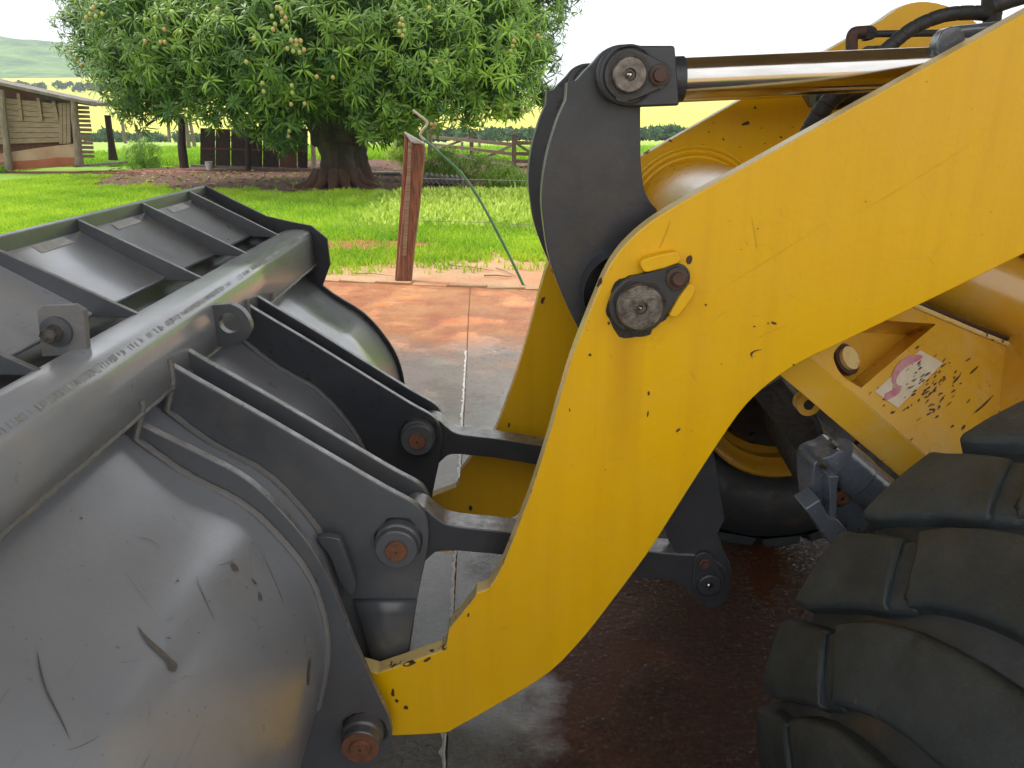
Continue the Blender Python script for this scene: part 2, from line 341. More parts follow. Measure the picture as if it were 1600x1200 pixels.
M['post_wood'] = simple('split_post_wood', (.32, .13, .065), (.09, .042, .028), 14, (.45, .75), .8, (3, 3, .35), dist=.012)
M['post_plank'] = simple('reddish_plank', (.33, .13, .07), (.17, .06, .035), 16, (.5, .8), .5, (3, 3, .4))
M['pale_wood'] = simple('pale_cut_wood', (.55, .46, .36), (.36, .28, .2), 20, (.6, .8), .4, (3, 3, .5))
M['fence_wood'] = simple('fence_rail_wood', (.12, .08, .05), (.24, .18, .12), 6, (.8, .95), .4, (1, 1, 6))
M['plaster'] = simple('stained_plaster', (.36, .20, .12), (.46, .32, .21), 1.6, (.9, 1), .5, dist=.02)
M['red_mud'] = simple('red_mud_stain', (.36, .12, .055), (.27, .085, .04), 2.2, (.9, 1), .5, dist=.02)
M['roofing'] = simple('old_roof_sheet', (.14, .11, .09), (.27, .23, .20), 4, (.7, .9), .4)
M['cement_tile'] = simple('fibre_cement', (.24, .21, .18), (.36, .33, .29), 8, (.8, .95), .4)
M['shed_roof'] = simple('brown_roof_underside', (.20, .15, .12), (.28, .22, .18), 3, (.6, .8), .3)
M['cane'] = simple('green_cane', (.05, .17, .08), (.10, .27, .11), 5, (.35, .5), .2)
M['cane_pale'] = simple('pale_cane', (.52, .50, .38), (.40, .36, .24), 9, (.5, .7), .2)
M['wire'] = simple('fence_wire', (.30, .29, .27), (.2, .19, .18), 9, (.4, .6), .1, metal=.6)
M['pale_grey'] = simple('pale_grey_patch', (.62, .61, .57), (.45, .44, .41), 40, (.4, .6), .5)
M['white'] = simple('white_plastic', (.62, .6, .55), (.5, .47, .42), 9, (.5, .7), .1)
n = NT('mango_skin'); oi = n.n('ShaderNodeObjectInfo'); c = n.mix(oi.outputs['Random'], (.30, .36, .07), (.46, .27, .11)); M['mango'] = n.set(c, .45)
M['sticker'] = simple('faded_sticker', (.72, .62, .45), (.62, .5, .33), 18, (.35, .5), .1)
M['magenta'] = simple('magenta_print', (.50, .12, .18), (.58, .30, .30), 30, (.35, .5), .1)

# ================================================================ SETTING: ground, fields, hill
def irregular(name, cx, cy, rx, ry, z, mat, amp=.12, n=90, power=2, rot=0):
    vs = [(cx, cy, z)]; ph = [rnd.uniform(0, 6.28) for _ in range(6)]
    for i in range(n):
        a = 2 * math.pi * i / n; r = 1 + amp * sum(math.sin(a * (k * 2 + 3) + ph[k]) / (k + 1.2) for k in range(6))
        ca, sa = math.cos(a), math.sin(a); q = (abs(ca) ** power + abs(sa) ** power) ** (-1 / power)
        vs.append((cx + rx * r * q * ca, cy + ry * r * q * sa, z))
    return tag(mesh(name, vs, [(0, 1 + i, 1 + (i + 1) % n) for i in range(n)], mat, smooth=0), kind='structure')
def terrain(name, x0, x1, y0, y1, nx, ny, hf, mat):
    vs = [(x0 + (x1 - x0) * i / nx, y0 + (y1 - y0) * j / ny, 0) for j in range(ny + 1) for i in range(nx + 1)]
    vs = [(x, y, hf(x, y)) for x, y, _ in vs]
    fs = [(j * (nx + 1) + i, j * (nx + 1) + i + 1, (j + 1) * (nx + 1) + i + 1, (j + 1) * (nx + 1) + i) for j in range(ny) for i in range(nx)]
    return tag(mesh(name, vs, fs, mat, smooth=180), kind='structure')
terrain('ground', -2500, 2500, -700, 46, 8, 4, lambda x, y: -.03, M['lawn'])
def hp(x, y): return -.03 + max(0, y - 60) * -.030 + .15 * math.sin(x * .05) * min(1, (y - 46) / 40)
terrain('pasture', -700, 700, 46, 190, 50, 12, hp, M['pasture'])
def hc(x, y):
    t = max(0, (y - 190) / 500); return hp(x, 190) + 22 * t ** 1.15 + 3.0 * math.sin(x * .006 + 1) * min(1, t * 4) + 17 * min(1, max(0, (-x - 60) / 200)) * min(1.2, t)
terrain('crop_field', -1500, 1500, 190, 690, 60, 16, hc, M['crop'])
def hh(x, y):
    t = max(0, min(1, (y - 690) / 300)); base = hc(x, 690)
    e = math.exp(-((x + 900) / 460) ** 2) * 92 + math.exp(-((x + 430) / 150) ** 2) * 8
    return base - 1 + t * e + (t > 0) * (2.4 * math.sin(x * .045) + 2 * math.sin(x * .11 + y * .05)) * t
terrain('wooded_hill', -2000, 1500, 690, 1100, 120, 12, hh, M['hill'])
irregular('dirt_strip', -2.0, 6.5, 9.5, 4.6, -.014, M['dirt'], .06, power=6)
irregular('bare_yard', 0, -30, 60, 25.8, -.012, M['dirt'], .03, power=6)
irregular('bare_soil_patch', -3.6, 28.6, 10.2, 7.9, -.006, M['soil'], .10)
irregular('red_dirt_patch', 5.0, 27.5, 5, 2.4, -.018, M['red_mud'], .15)
irregular('worn_dirt_patch', -1.9, 11.9, 1.0, .55, -.009, M['red_mud'], .2)
irregular('dirt_path', -14.5, 28.9, 4.8, .55, -.002, M['red_mud'], .12)
# concrete floor slabs, split by the joint that runs away from the camera
jx = lambda y: -.135 - .0105 * y
ye = lambda x: 8.66 - .22 * x
def slab(name, xa, xb, y0, y1f):
    n_ = 30; vs = []
    top = [(xa(y0), y0), (xb(y0), y0)] + [(xb(0) + (xa(0) - xb(0)) * 0, 0)] * 0
    pts = [(xa(y0), y0), (xb(y0), y0)]
    xr, xl = xb(y1f(0)), xa(y1f(0))
    for i in range(n_ + 1):
        x = xr + (xl - xr) * i / n_; pts.append((x, y1f(x) + rnd.uniform(-.02, .02)))
    N = len(pts); vs = [(p[0], p[1], 0) for p in pts] + [(p[0], p[1], -.12) for p in pts]
    fs = [list(range(N)), list(range(N, 2 * N))[::-1]] + [[i, (i + 1) % N, N + (i + 1) % N, N + i] for i in range(N)]
    return tag(mesh(name, vs, fs, M['concrete'], smooth=0), kind='structure')
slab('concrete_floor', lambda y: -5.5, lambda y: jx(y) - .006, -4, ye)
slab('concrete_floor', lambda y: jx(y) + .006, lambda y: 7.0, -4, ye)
kb = []
for i in range(26):
    x = -5.2 + i * .45
    o = box('kerb_stone', (x, ye(x) + .075 + rnd.uniform(-.01, .01), -.03), (.44, .13, .10), M['dirt'], rot=Matrix.Rotation(-.218, 3, 'Z'), jit=.012, bevel=.01)
    kb.append(o)
kr = bpy.data.objects.new('floor_edge', None); COL.objects.link(kr); kr['kind'] = 'structure'
for o in kb: o.parent = kr

# mortar line squeezed out along the joint, with the dark crack beside it
tag(box('joint_filler', (jx(2.5), 2.5, -.03), (.06, 12.4, .03), M['soil'], rot=Matrix.Rotation(.0105, 3, 'Z')), kind='structure')
vs = []; fs = []; yy = 1.2
while yy < 6.2:
    w_ = rnd.uniform(.002, .013) * (1.6 if rnd.random() < .12 else 1); o_ = rnd.uniform(-.004, .004)
    vs += [(jx(yy) - .006 - w_ + o_, yy, .0012), (jx(yy) - .004 + o_, yy, .005), (jx(yy) + .001 + o_, yy, .0012)]; yy += rnd.uniform(.01, .03)
for i in range(len(vs) // 3 - 1): fs += [(3 * i, 3 * i + 1, 3 * i + 4, 3 * i + 3), (3 * i + 1, 3 * i + 2, 3 * i + 5, 3 * i + 4)]
tag(mesh('joint_mortar', vs, fs, M['pale_grey'], smooth=0), kind='structure')

# the open shed the loader is parked under: roof above, posts out of the picture
shed = root('open_shed', (0, 2.5, 0), 'brown open sided machine shed roof above the wet concrete floor', 'shed')
def roofz(y): return 4.35 + .09 * (6.6 - y)
box('roof_sheet', (0.5, 2.85, roofz(2.85)), (15, 7.1, .06), M['shed_roof'], shed, Matrix.Rotation(-.09, 3, 'X'))
for i in range(7): beam('rafter', (-6.5 + i * 2.3, -.6, roofz(-.6) - .12), (-6.5 + i * 2.3, 6.3, roofz(6.3) - .12), .08, .16, M['shed_roof'], shed)
for x in (-6.6, 7.6):
    for y in (-.5, 6.1): box('post', (x, y, roofz(y) / 2 - .1), (.2, .2, roofz(y) - .2), M['old_post'], shed)

# ================================================================ WHEEL LOADER
LO = root('wheel_loader', (1.3, 2.0, 0), 'yellow wheel loader with grey bucket on the wet concrete floor', 'wheel loader')
# ---- bucket
prof_far = [(-1.107, 1.607), (-.896, 1.479)]
shell_pts = [(-.771, 1.296), (-.654, 1.195), (-.537, 1.115), (-.462, 1.022), (-.414, .931), (-.393, .834), (-.390, .74), (-.404, .659), (-.430, .565), (-.469, .468), (-.53, .36), (-.63, .24), (-.78, .14), (-1.0, .075), (-1.55, .045)]
W = (-.712, 1.340)
BY0, BY1 = .50, 3.06
shell = sheet('bucket', [W] + spl(shell_pts, 6), BY0, BY1, M['grey'], LO, ny=8, solid=.014, smooth=60)
shell['label'] = 'grey steel loader bucket tipped back, its curved shell towards the camera'
# beam: top face, rounded bend, rear face down to the weld
P1 = (-.896, 1.479); V = (-.800, 1.474)
bp = [(-.812, 1.440), V, (-.775, 1.4745), (-.746, 1.4732)] + [(-.742 + .030 * math.sin(a), 1.4430 + .030 * math.cos(a)) for a in [math.radians(k) for k in range(4, 88, 12)]] + [(-.7118, 1.436), (-.7118, 1.418), (W[0] + .001, W[1] - .008)]
sheet('top_beam', bp, BY0, BY1 - .012, M['grey_sheen'], shell, ny=4, solid=.012, smooth=50)
sheet('spill_panel', [(-1.12, 1.612), (-1.1, 1.602), (-1.098, 1.6008), (-.898, 1.4795), P1], BY0, BY1, M['grey_sheen'], shell, solid=.010, smooth=10)
sheet('valley_plate', [(-.93, 1.470), (-.88, 1.446), (-.80, 1.444)], BY0, BY1, M['charcoal'], shell, solid=.006, smooth=10)  # charcoal colour stands for the shade in the gap below the panel
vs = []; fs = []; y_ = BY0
while y_ < BY1 - .02:          # highlight along the beam's bend painted as a pale strip, with rubbed paint
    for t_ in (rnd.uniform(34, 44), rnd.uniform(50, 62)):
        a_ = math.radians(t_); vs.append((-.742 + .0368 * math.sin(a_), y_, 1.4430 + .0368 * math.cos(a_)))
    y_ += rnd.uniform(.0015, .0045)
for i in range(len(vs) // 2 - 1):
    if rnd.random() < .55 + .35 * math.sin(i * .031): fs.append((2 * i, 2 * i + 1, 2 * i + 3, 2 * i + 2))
mesh('rubbed_highlight', vs, fs, M['worn'], shell, smooth=60)['kind'] = 'stuff'
prism('panel_flange', [(-1.125, 1.598), (-1.102, 1.600), (-1.104, 1.644), (-1.122, 1.646)], BY0, BY1 + .01, M['grey_dark'], shell)
tube('weld_bead', [(W[0] + .006 + rnd.uniform(-.001, .001), y, W[1] - .006 + rnd.uniform(-.001, .001)) for y in np.arange(BY0, BY1, .012)], .0065, M['weld'], shell, seg=6)
for i, y in enumerate((2.87, 2.47, 2.07, 1.67, 1.27, .87)):
    prism('rib', [(-1.101, 1.640), (-.79, 1.4775), (-.80, 1.470), (-.893, 1.474), (-1.098, 1.598)], y, y + .014, M['grey_dark'], shell, bevel=.002)
    if i not in (0, 5):
        a = Vector((-1.098, y + .17, 1.6075)); b = Vector((-1.098, y + .31, 1.6075))
        vs = [a, b, b + Vector((.024, .01, -.0142)), a + Vector((.026, -.01, -.0155))]
        mesh('pale_strip', vs, [(0, 1, 2, 3)], M['pale_grey'], shell, smooth=0)['label'] = 'short pale strip beside the flange'  # pale quads on the panel between the ribs
# side plate, far end
sp = [xz(x, y, 3.06) for x, y in [(321, 289), (370, 314), (417, 337), (455, 346), (487, 352), (512, 372), (517, 412)]]
off = []
for i, p in enumerate(spl(shell_pts, 3)):
    q = spl(shell_pts, 3); a = Vector(q[max(i - 1, 0)]); b = Vector(q[min(i + 1, len(q) - 1)]); t = (b - a).normalized()
    off.append((p[0] - t.y * .022, p[1] + t.x * .022))
off = [p for p in off if p[1] < 1.27]
sidepoly = sp + off + [(-1.62, .04), (-1.6, .3), (-1.2, 1.2)]
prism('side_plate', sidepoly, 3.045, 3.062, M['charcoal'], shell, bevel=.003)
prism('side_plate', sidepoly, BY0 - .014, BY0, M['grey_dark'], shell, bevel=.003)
# outer hinge lugs
lugA = [(178, 652, 'c'), (200, 655), (250, 680), (320, 714), (385, 750), (440, 800), (490, 862), (525, 930), (556, 1010), (588, 1080), (606, 1118), (612, 1148), (604, 1178), (575, 1200), (530, 1205), (470, 1200, 'c'), (440, 1180, 'c'), (470, 1050), (470, 960), (440, 890), (375, 830), (280, 770), (180, 700, 'c')]
pA = pxpoly(lugA, 1.435, 5)
lugB = [(225, 547, 'c'), (300, 590), (400, 646), (500, 704), (600, 762), (645, 786), (660, 800), (669, 825), (668, 860, 'c'), (652, 936, 'c'), (636, 1030), (610, 1048), (560, 1062, 'c'), (520, 1062, 'c'), (500, 960), (480, 860), (440, 800), (400, 760), (320, 700), (237, 650, 'c')]
pB = pxpoly(lugB, 1.59, 5)
def bead_on(name, Yb, rad=.0075, upto=(-.43, .565), z0=1.40):
    pts = []
    for p in spl([(-.766, 1.302)] + shell_pts[1:], 12):
        if p[1] < upto[1]: break
        pts.append((p[0] + .010 + rnd.uniform(-.001, .001), Yb, p[1] + .006 + rnd.uniform(-.001, .001)))
    pts = [(-.7025, Yb, z) for z in np.linspace(z0, 1.35, 4)] + pts[4:]
    return tube(name, pts, rad, M['weld'], shell, seg=7)
for y, m, mir in ((1.435, 'grey_dark', 0), (2.40, 'charcoal', 0)):
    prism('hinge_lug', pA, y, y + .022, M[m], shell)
bead_on('weld_bead', 1.432, z0=1.362); bead_on('weld_bead', 2.397, z0=1.362)
for y in (1.59, 1.695, 2.15, 2.255):
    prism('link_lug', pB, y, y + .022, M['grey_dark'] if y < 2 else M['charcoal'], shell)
    if y in (1.59, 2.15): bead_on('weld_bead', y - .003, upto=(-.4, .90))
# flared foot of the nearest link lug and small gusset
vs = []; rows = [(936, 1.589), (944, 1.578), (960, 1.568), (1000, 1.556), (1046, 1.548)]
for py, yy in rows:
    for s_ in (0, 1):
        px = (553 + (py - 936) * .3) if s_ == 0 else (651 - (py - 936) * .17)
        vs.append(unp(px, py, yy))
mesh('lug_flare', vs, [(2 * i, 2 * i + 1, 2 * i + 3, 2 * i + 2) for i in range(4)], M['grey_dark'], shell, smooth=60, solid=.004)
prism('gusset', pxpoly([(497, 836), (528, 836), (538, 850), (556, 905), (551, 925), (533, 905), (518, 866)], 1.56, 3), 1.545, 1.565, M['grey_dark'], shell)
# pin bosses
def pinboss(px, py, Yface, r, prot, pin, name='hinge_pin', col='grey_dark'):
    x, z = xz(px, py, Yface - prot)
    b = lathe_y('pin_boss', x, z, [(r * 1.1, Yface), (r * 1.1, Yface - prot * .45), (r * 1.06, Yface - prot * .5), (r, Yface - prot * .55), (r, Yface - prot * .94), (r * .94, Yface - prot), (0, Yface - prot)], M[col], shell)
    lathe_y('pin', x, z, [(pin, Yface - prot + .002), (pin, Yface - prot - .006), (pin * .92, Yface - prot - .009), (0, Yface - prot - .009)], M['rust'], shell)
    lathe_y('pin_hole', x, z, [(pin * .12, Yface - prot - .0085), (pin * .12, Yface - prot - .010), (0, Yface - prot - .0102)], M['black'], shell)
    return x, z
pinboss(619, 860, 1.59, .050, .050, .026)
pinboss(652, 689, 2.15, .050, .050, .026)
x_, z_ = pinboss(563, 1168, 1.435, .0455, .055, .026)
lathe_y('pin_washer', x_, z_, [(.043, 1.382), (.043, 1.377), (.0265, 1.3765)], M['rust'], shell)['label'] = 'rusty worn face of the lower hinge pin boss'
# towing eye between the lugs and bolt plate on the beam
eyeo = smoothpoly([(-.712, 1.452, 'c'), (-.655, 1.452), (-.618, 1.435), (-.600, 1.395), (-.618, 1.350), (-.655, 1.33), (-.712, 1.322, 'c')], 5)
def ringplate(name, outer, c, r, Y0, Y1, mat, parent, seg=28):
    n_ = len(outer); vs = []; fs = []
    bm = bmesh.new()
    def ring(y, pts): return [bm.verts.new((p[0], y, p[1])) for p in pts]
    hole = [(c[0] + r * math.cos(2 * math.pi * k / seg), c[1] + r * math.sin(2 * math.pi * k / seg)) for k in range(seg)]
    lay = []
    for y in (Y0, Y1):
        o_ = ring(y, outer); h_ = ring(y, hole); es = []
        for q in (o_, h_): es += [bm.edges.new((q[i], q[(i + 1) % len(q)])) for i in range(len(q))]
        bmesh.ops.triangle_fill(bm, use_beauty=True, edges=es); lay.append((o_, h_))
    for a, b in zip(lay[0], lay[1]):
        for i in range(len(a)): bm.faces.new((a[i], a[(i + 1) % len(a)], b[(i + 1) % len(a)], b[i]))
    bmesh.ops.recalc_face_normals(bm, faces=bm.faces); me = bpy.data.meshes.new(name); bm.to_mesh(me); bm.free(); me.materials.append(mat)
    return finish(bpy.data.objects.new(name, me), parent, smooth=30)
ex, ez = xz(359, 505, 1.885)
eye_outer = [xz(p[0], p[1], 1.885) for p in smoothpoly([(316, 478, 'c'), (360, 475, 'c'), (378, 485), (391, 505), (390, 524), (378, 535), (350, 541), (325, 545, 'c')], 4)]
ringplate('towing_eye', eye_outer, (ex, ez), .027, 1.885, 1.91, M['grey_dark'], shell)
BPY = unp(100, 551, Z=1.474).y
bx, bz = xz(90, 517, BPY)
ringplate('bolt_plate', [xz(x, y, BPY) for x, y in [(58, 486), (68, 478), (115, 477), (130, 486), (136, 553), (66, 557)]], (bx, bz), .012, BPY, BPY + .016, M['weld'], shell)
lathe_y('bolt_washer', bx, bz, [(.029, BPY), (.029, BPY - .008), (.011, BPY - .010)], M['grey_dark'], shell)
lathe_y('bolt', bx, bz, [(.016, BPY - .004), (.016, BPY - .034), (.0145, BPY - .037), (0, BPY - .037)], M['bare'], shell, seg=8, smooth=20)

# ---- lift arms
ARM = [(1900, -146), (1600, 20), (1300, 186), (1150, 269), (1060, 319), (1012, 350), (975, 384), (950, 420), (933, 458), (914, 505), (893, 560), (875, 620), (858, 680), (833, 760), (806, 832), (786, 882), (768, 914), (757, 923), (744, 926, 'c'), (742, 934, 'c'), (701, 984, 'c'), (698, 1006, 'c'), (690, 1017, 'c'), (640, 1035), (590, 1052, 'c'), (555, 1045), (525, 1065), (515, 1095), (530, 1130), (565, 1150), (612, 1150, 'c'), (690, 1146), (712, 1138), (790, 1094), (860, 1050), (915, 993), (960, 935), (1010, 868), (1050, 806), (1092, 740), (1130, 682), (1165, 634), (1205, 597), (1250, 567), (1320, 533), (1430, 480), (1600, 397), (1900, 246), (1990, 190), (2030, 90), (2000, -20), (1930, -82), (1860, -104), (1800, -95), (1745, -60), (1700, -35)]
ARM = ARM[1:]
armp = pxpoly(ARM, 1.5, 3)
arms = []
for y, m in ((1.5, 'yellow'), (2.35, 'yellow')):
    a = prism('lift_arm', armp, y, y + .045, M[m], LO, bevel=.0035, smooth=25); arms.append(a)
    a.data.materials.append(M['yellow_edge'])
    for f_ in a.data.polygons:
        if len(f_.vertices) == 4: f_.material_index = 1
arms[0]['label'] = 'near bright yellow lift arm with chipped paint'
arms[1]['label'] = 'far yellow lift arm seen behind the dark levers'
cx, cz = xz(1245, 432, 1.5)
tube('cross_tube', [(cx, 1.545, cz), (cx, 2.35, cz)], .185, M['yellow_worn'], LO, seg=56)
for r, yy in ((.192, 2.343), (.208, 2.347), (.222, 2.3485)):
    lathe_y('tube_weld', cx, cz, [(r + .008, yy + .004), (r + .006, yy - .003), (r, yy - .006), (r - .008, yy - .002)], M['yellow'], LO, seg=60)
# keeper plate on near arm
def stadium(c1, r1, c2, r2, n_=14):
    a = math.atan2(c2[1] - c1[1], c2[0] - c1[0]); d = math.hypot(c2[0] - c1[0], c2[1] - c1[1]); g = math.acos((r1 - r2) / d)
    return [(c1[0] + r1 * math.cos(a + t), c1[1] + r1 * math.sin(a + t)) for t in np.linspace(g, 2 * math.pi - g, n_)] + [(c2[0] + r2 * math.cos(a + t), c2[1] + r2 * math.sin(a + t)) for t in np.linspace(-g, g, n_)]
kc = xz(997, 476, 1.49); kb2 = xz(1056, 433, 1.49)
near = arms[0]
prism('keeper_plate', stadium(kc, .0605, kb2, .028), 1.482, 1.4995, M['charcoal'], near)
lathe_y('pivot_pin', kc[0], kc[1], [(.048, 1.483), (.048, 1.468), (.045, 1.463), (.014, 1.462), (.013, 1.472), (0, 1.472)], M['bare'], near)
lathe_y('grease_nipple', kc[0], kc[1], [(.005, 1.472), (.005, 1.464), (.002, 1.460), (0, 1.460)], M['chrome'], near, seg=10)
lathe_y('keeper_bolt', kb2[0], kb2[1], [(.022, 1.483), (.022, 1.478), (.014, 1.477), (.0135, 1.464), (.011, 1.461), (0, 1.461)], M['rust_dark'], near, seg=24)
for pts in ([(999, 411), (1008, 402), (1050, 392), (1060, 396), (1059, 410), (1012, 424), (1003, 421)], [(1045, 488), (1073, 443), (1082, 445), (1084, 458), (1059, 492), (1048, 494)]):
    prism('stop_block', pxpoly(pts, 1.485, 2), 1.474, 1.4998, M['yellow'], near, bevel=.004)
# ---- tilt levers (bell cranks), one per link
LEV = [(886, 128, 'c'), (900, 125), (913, 111), (928, 96), (942, 80), (957, 72), (973, 69), (990, 72), (1020, 95, 'c'), (1030, 160, 'c'), (1001, 166, 'c'), (1001, 215), (1002, 260), (1007, 295), (1016, 315), (1031, 334), (1062, 390), (1085, 460), (1098, 540), (1108, 640), (1117, 720), (1133, 812, 'c'), (1122, 834, 'c'), (1130, 858), (1142, 886), (1141, 912), (1124, 934), (1100, 941), (1080, 928), (1066, 893), (1052, 860), (1038, 828), (1010, 740), (962, 630), (925, 550), (899, 505), (874, 450), (857, 400), (849, 350), (846, 310), (849, 270), (857, 230), (870, 188), (884, 156, 'c')]
levp = pxpoly(LEV, 1.62, 4)
TOP = xz(979, 118, 1.60); LOW = xz(1108, 914, 1.60)
for k, dy in enumerate((0, .56)):
    y0 = 1.62 + dy
    lv = prism('tilt_lever', levp, y0, y0 + .05, M['charcoal'], LO, bevel=.004)
    if k: lv['label'] = 'far dark grey tilt lever, mostly hidden'
    # pivot boss, mostly behind the arm
    pc = xz(968, 452, 1.60)
    lathe_y('pivot_boss', pc[0], pc[1], [(.085, y0 - .07), (.085, y0 + .12), (.075, y0 + .12)], M['charcoal'], lv)
    # rod clevis and top pin
    ck = pxpoly([(1055, 71, 'c'), (1062, 165, 'c'), (1010, 167, 'c'), (978, 166), (945, 152), (932, 118), (945, 86), (978, 72), (1010, 71, 'c')], 1.585, 5)
    prism('rod_eye', ck, y0 - .035, y0 - .002, M['charcoal'], lv, bevel=.005)
    prism('top_keeper', stadium(TOP, .048, xz(1027, 118, 1.58), .026), y0 - .046, y0 - .035, M['charcoal'], lv)
    lathe_y('boss_ring', TOP[0], TOP[1], [(.056, y0 - .034), (.056, y0 - .040), (.052, y0 - .042)], M['charcoal'], lv)
    lathe_y('top_pin', TOP[0], TOP[1], [(.034, y0 - .045), (.034, y0 - .058), (.031, y0 - .061), (.012, y0 - .061), (.011, y0 - .05), (0, y0 - .05)], M['bare'], lv)
    lathe_y('grease_nipple', TOP[0], TOP[1], [(.006, y0 - .05), (.006, y0 - .06), (.002, y0 - .064), (0, y0 - .064)], M['chrome'], lv, seg=10)
    bc = xz(1028, 118, 1.58)
    lathe_y('top_bolt', bc[0], bc[1], [(.019, y0 - .045), (.019, y0 - .052), (.013, y0 - .053), (.012, y0 - .064), (0, y0 - .065)], M['rust_dark'], lv, seg=20)
    # lower pin
    prism('low_keeper', stadium(LOW, .042, xz(1101, 880, 1.60), .026), y0 - .013, y0 - .001, M['charcoal'], lv)
    lathe_y('low_pin', LOW[0], LOW[1], [(.030, y0 - .012), (.030, y0 - .022), (.027, y0 - .025), (.010, y0 - .025), (.009, y0 - .015), (0, y0 - .015)], M['charcoal'], lv)
    lathe_y('grease_nipple', LOW[0], LOW[1], [(.007, y0 - .015), (.006, y0 - .024), (0, y0 - .028)], M['chrome'], lv, seg=10)
    lc = xz(1102, 882, 1.60)
    lathe_y('low_bolt', lc[0], lc[1], [(.016, y0 - .012), (.016, y0 - .018), (.010, y0 - .019), (.010, y0 - .026), (0, y0 - .027)], M['rust_dark'], lv, seg=6, smooth=15)
    # cylinder rod and barrel
    a = Vector((xz(1062, 124, 1.645)[0], y0 + .02, xz(1062, 124, 1.645)[1])); b = Vector((xz(1590, 101, 1.645)[0], y0 + .02, xz(1590, 101, 1.645)[1]))
    dr = (b - a).normalized()
    cyl = tube('tilt_cylinder', [b - dr * .03, b + dr * .9], .075, M['yellow_worn'], LO, seg=36)
    if k == 0: cyl['label'] = 'near tilt cylinder behind the arm with polished chrome rod'
    tube('chrome_rod', [a - dr * .02, b + dr * .1], .041, M['chrome'], cyl, seg=48)
    tube('rod_collar', [a - dr * .035, a + dr * .004], .044, M['charcoal'], cyl, seg=36)
    tube('cylinder_head', [b - dr * .055, b], .083, M['charcoal'], cyl, seg=36)
    # link rod from the bucket lugs to the lever
    L0 = 1.613 + dy; L1 = L0 + .075
    lk = [(617, 812), (640, 790), (662, 792), (680, 806), (700, 818), (740, 824), (790, 829), (900, 845), (1000, 858), (1060, 864), (1100, 868), (1135, 890), (1138, 930), (1105, 948), (1060, 910), (1000, 900), (900, 884), (790, 866), (740, 861), (690, 858), (668, 872), (640, 900), (600, 895), (588, 850)]
    prism('link_rod', pxpoly(lk, 1.62, 4), L0, L1, M['charcoal'], LO, bevel=.004, smooth=35)
# ---- hydraulic lines at the top
def spiral_hose(name, pts, r, parent):
    P = spl(pts, 16); rr = [r * (1 - (.10 if (i % 8) == 0 else 0)) for i in range(len(P))]
    return tube(name, P, rr, M['hose'], parent, seg=18, smooth=25)
hy = 1.95
spiral_hose('hose', [unp(x, y, hy) for x, y in [(1370, 92), (1395, 68), (1430, 42), (1475, 24), (1520, 20), (1560, 24)]], .0165, LO)
spiral_hose('hose', [unp(x, y, 1.78) for x, y in [(1250, 240), (1268, 200), (1290, 165), (1315, 142), (1345, 128)]], .021, LO)
tube('hydraulic_pipe', [unp(x, y, 2.1) for x, y in [(1340, 56), (1370, 53), (1450, 52), (1545, 50)]], .0085, M['hose'], LO)
fit = tube('pipe_elbow', spl([tuple(unp(x, y, 2.1)) for x, y in [(1331, 84), (1331, 62), (1334, 52), (1346, 50), (1352, 50)]], 4), .015, M['rust_dark'], LO)
tube('elbow_nut', [unp(1350, 52, 2.1), unp(1358, 52, 2.1), unp(1366, 53, 2.1)], [.019, .019, .014], M['hose'], LO, seg=6, smooth=10)
tube('hose_end', [unp(1552, 20, 1.95), unp(1553, -8, 1.95)], .026, M['charcoal'], LO)
tube('hose_end', [unp(1548, 50, 1.95), unp(1552, 15, 1.95)], .020, M['hose'], LO)
tube('hose', [unp(1545, 10, 1.85), unp(1580, -2, 1.85), unp(1640, -20, 1.85)], .02, M['hose'], LO)
prism('cylinder_lug', pxpoly([(1456, 80), (1459, 60), (1470, 46), (1486, 44), (1498, 52), (1500, 70), (1510, 90), (1480, 100)], 1.62, 3), 1.60, 1.63, M['silver'], LO)
tube('pipe_stub', [unp(1485, 52, 1.65), unp(1560, 44, 1.65)], .013, M['silver'], LO)
prism('pipe_bracket', pxpoly([(1258, 146, 'c'), (1300, 136), (1385, 134, 'c'), (1350, 165, 'c'), (1300, 172), (1270, 168, 'c')], 1.9, 3), 1.88, 1.93, M['charcoal'], LO)
tube('cylinder_pipe', [unp(1270, 152, 1.86), unp(1400, 136, 1.86)], .02, M['charcoal'], LO)

# ---- front frame behind the arm
def P3(x, y, Y): return unp(x, y, Y)
fr = []
A0, A1 = P3(1180, 547, 1.60), P3(1405, 742, 1.60)       # lower outer edge
F0, F1 = P3(1232, 528, 1.62), P3(1440, 706, 1.62)       # fold line
dF = (F1 - F0); E1 = F1 + dF * .5; A1b = A1 + (A1 - A0) * .5
side_poly = [(A0.x, A0.z), (P3(1405, 744, 1.6).x, P3(1405, 744, 1.6).z), xz(1466, 737, 1.6), xz(1640, 800, 1.6), xz(1800, 820, 1.6), xz(1560, 770, 1.6), xz(1440, 708, 1.6), xz(1232, 527, 1.6)]
pl = [xz(x, y, 1.60) for x, y in [(1170, 545), (1405, 744), (1466, 736), (1700, 700), (1700, 930), (1441, 706), (1285, 572), (1200, 500)]]
frame = prism('front_frame', [xz(x, y, 1.60) for x, y in [(1150, 528), (1405, 744), (1466, 736), (1440, 706), (1285, 572), (1180, 482)]], 1.60, 1.615, M['yellow_worn'], LO, bevel=.002)
frame['label'] = 'scuffed yellow front frame between the arm and tyre'
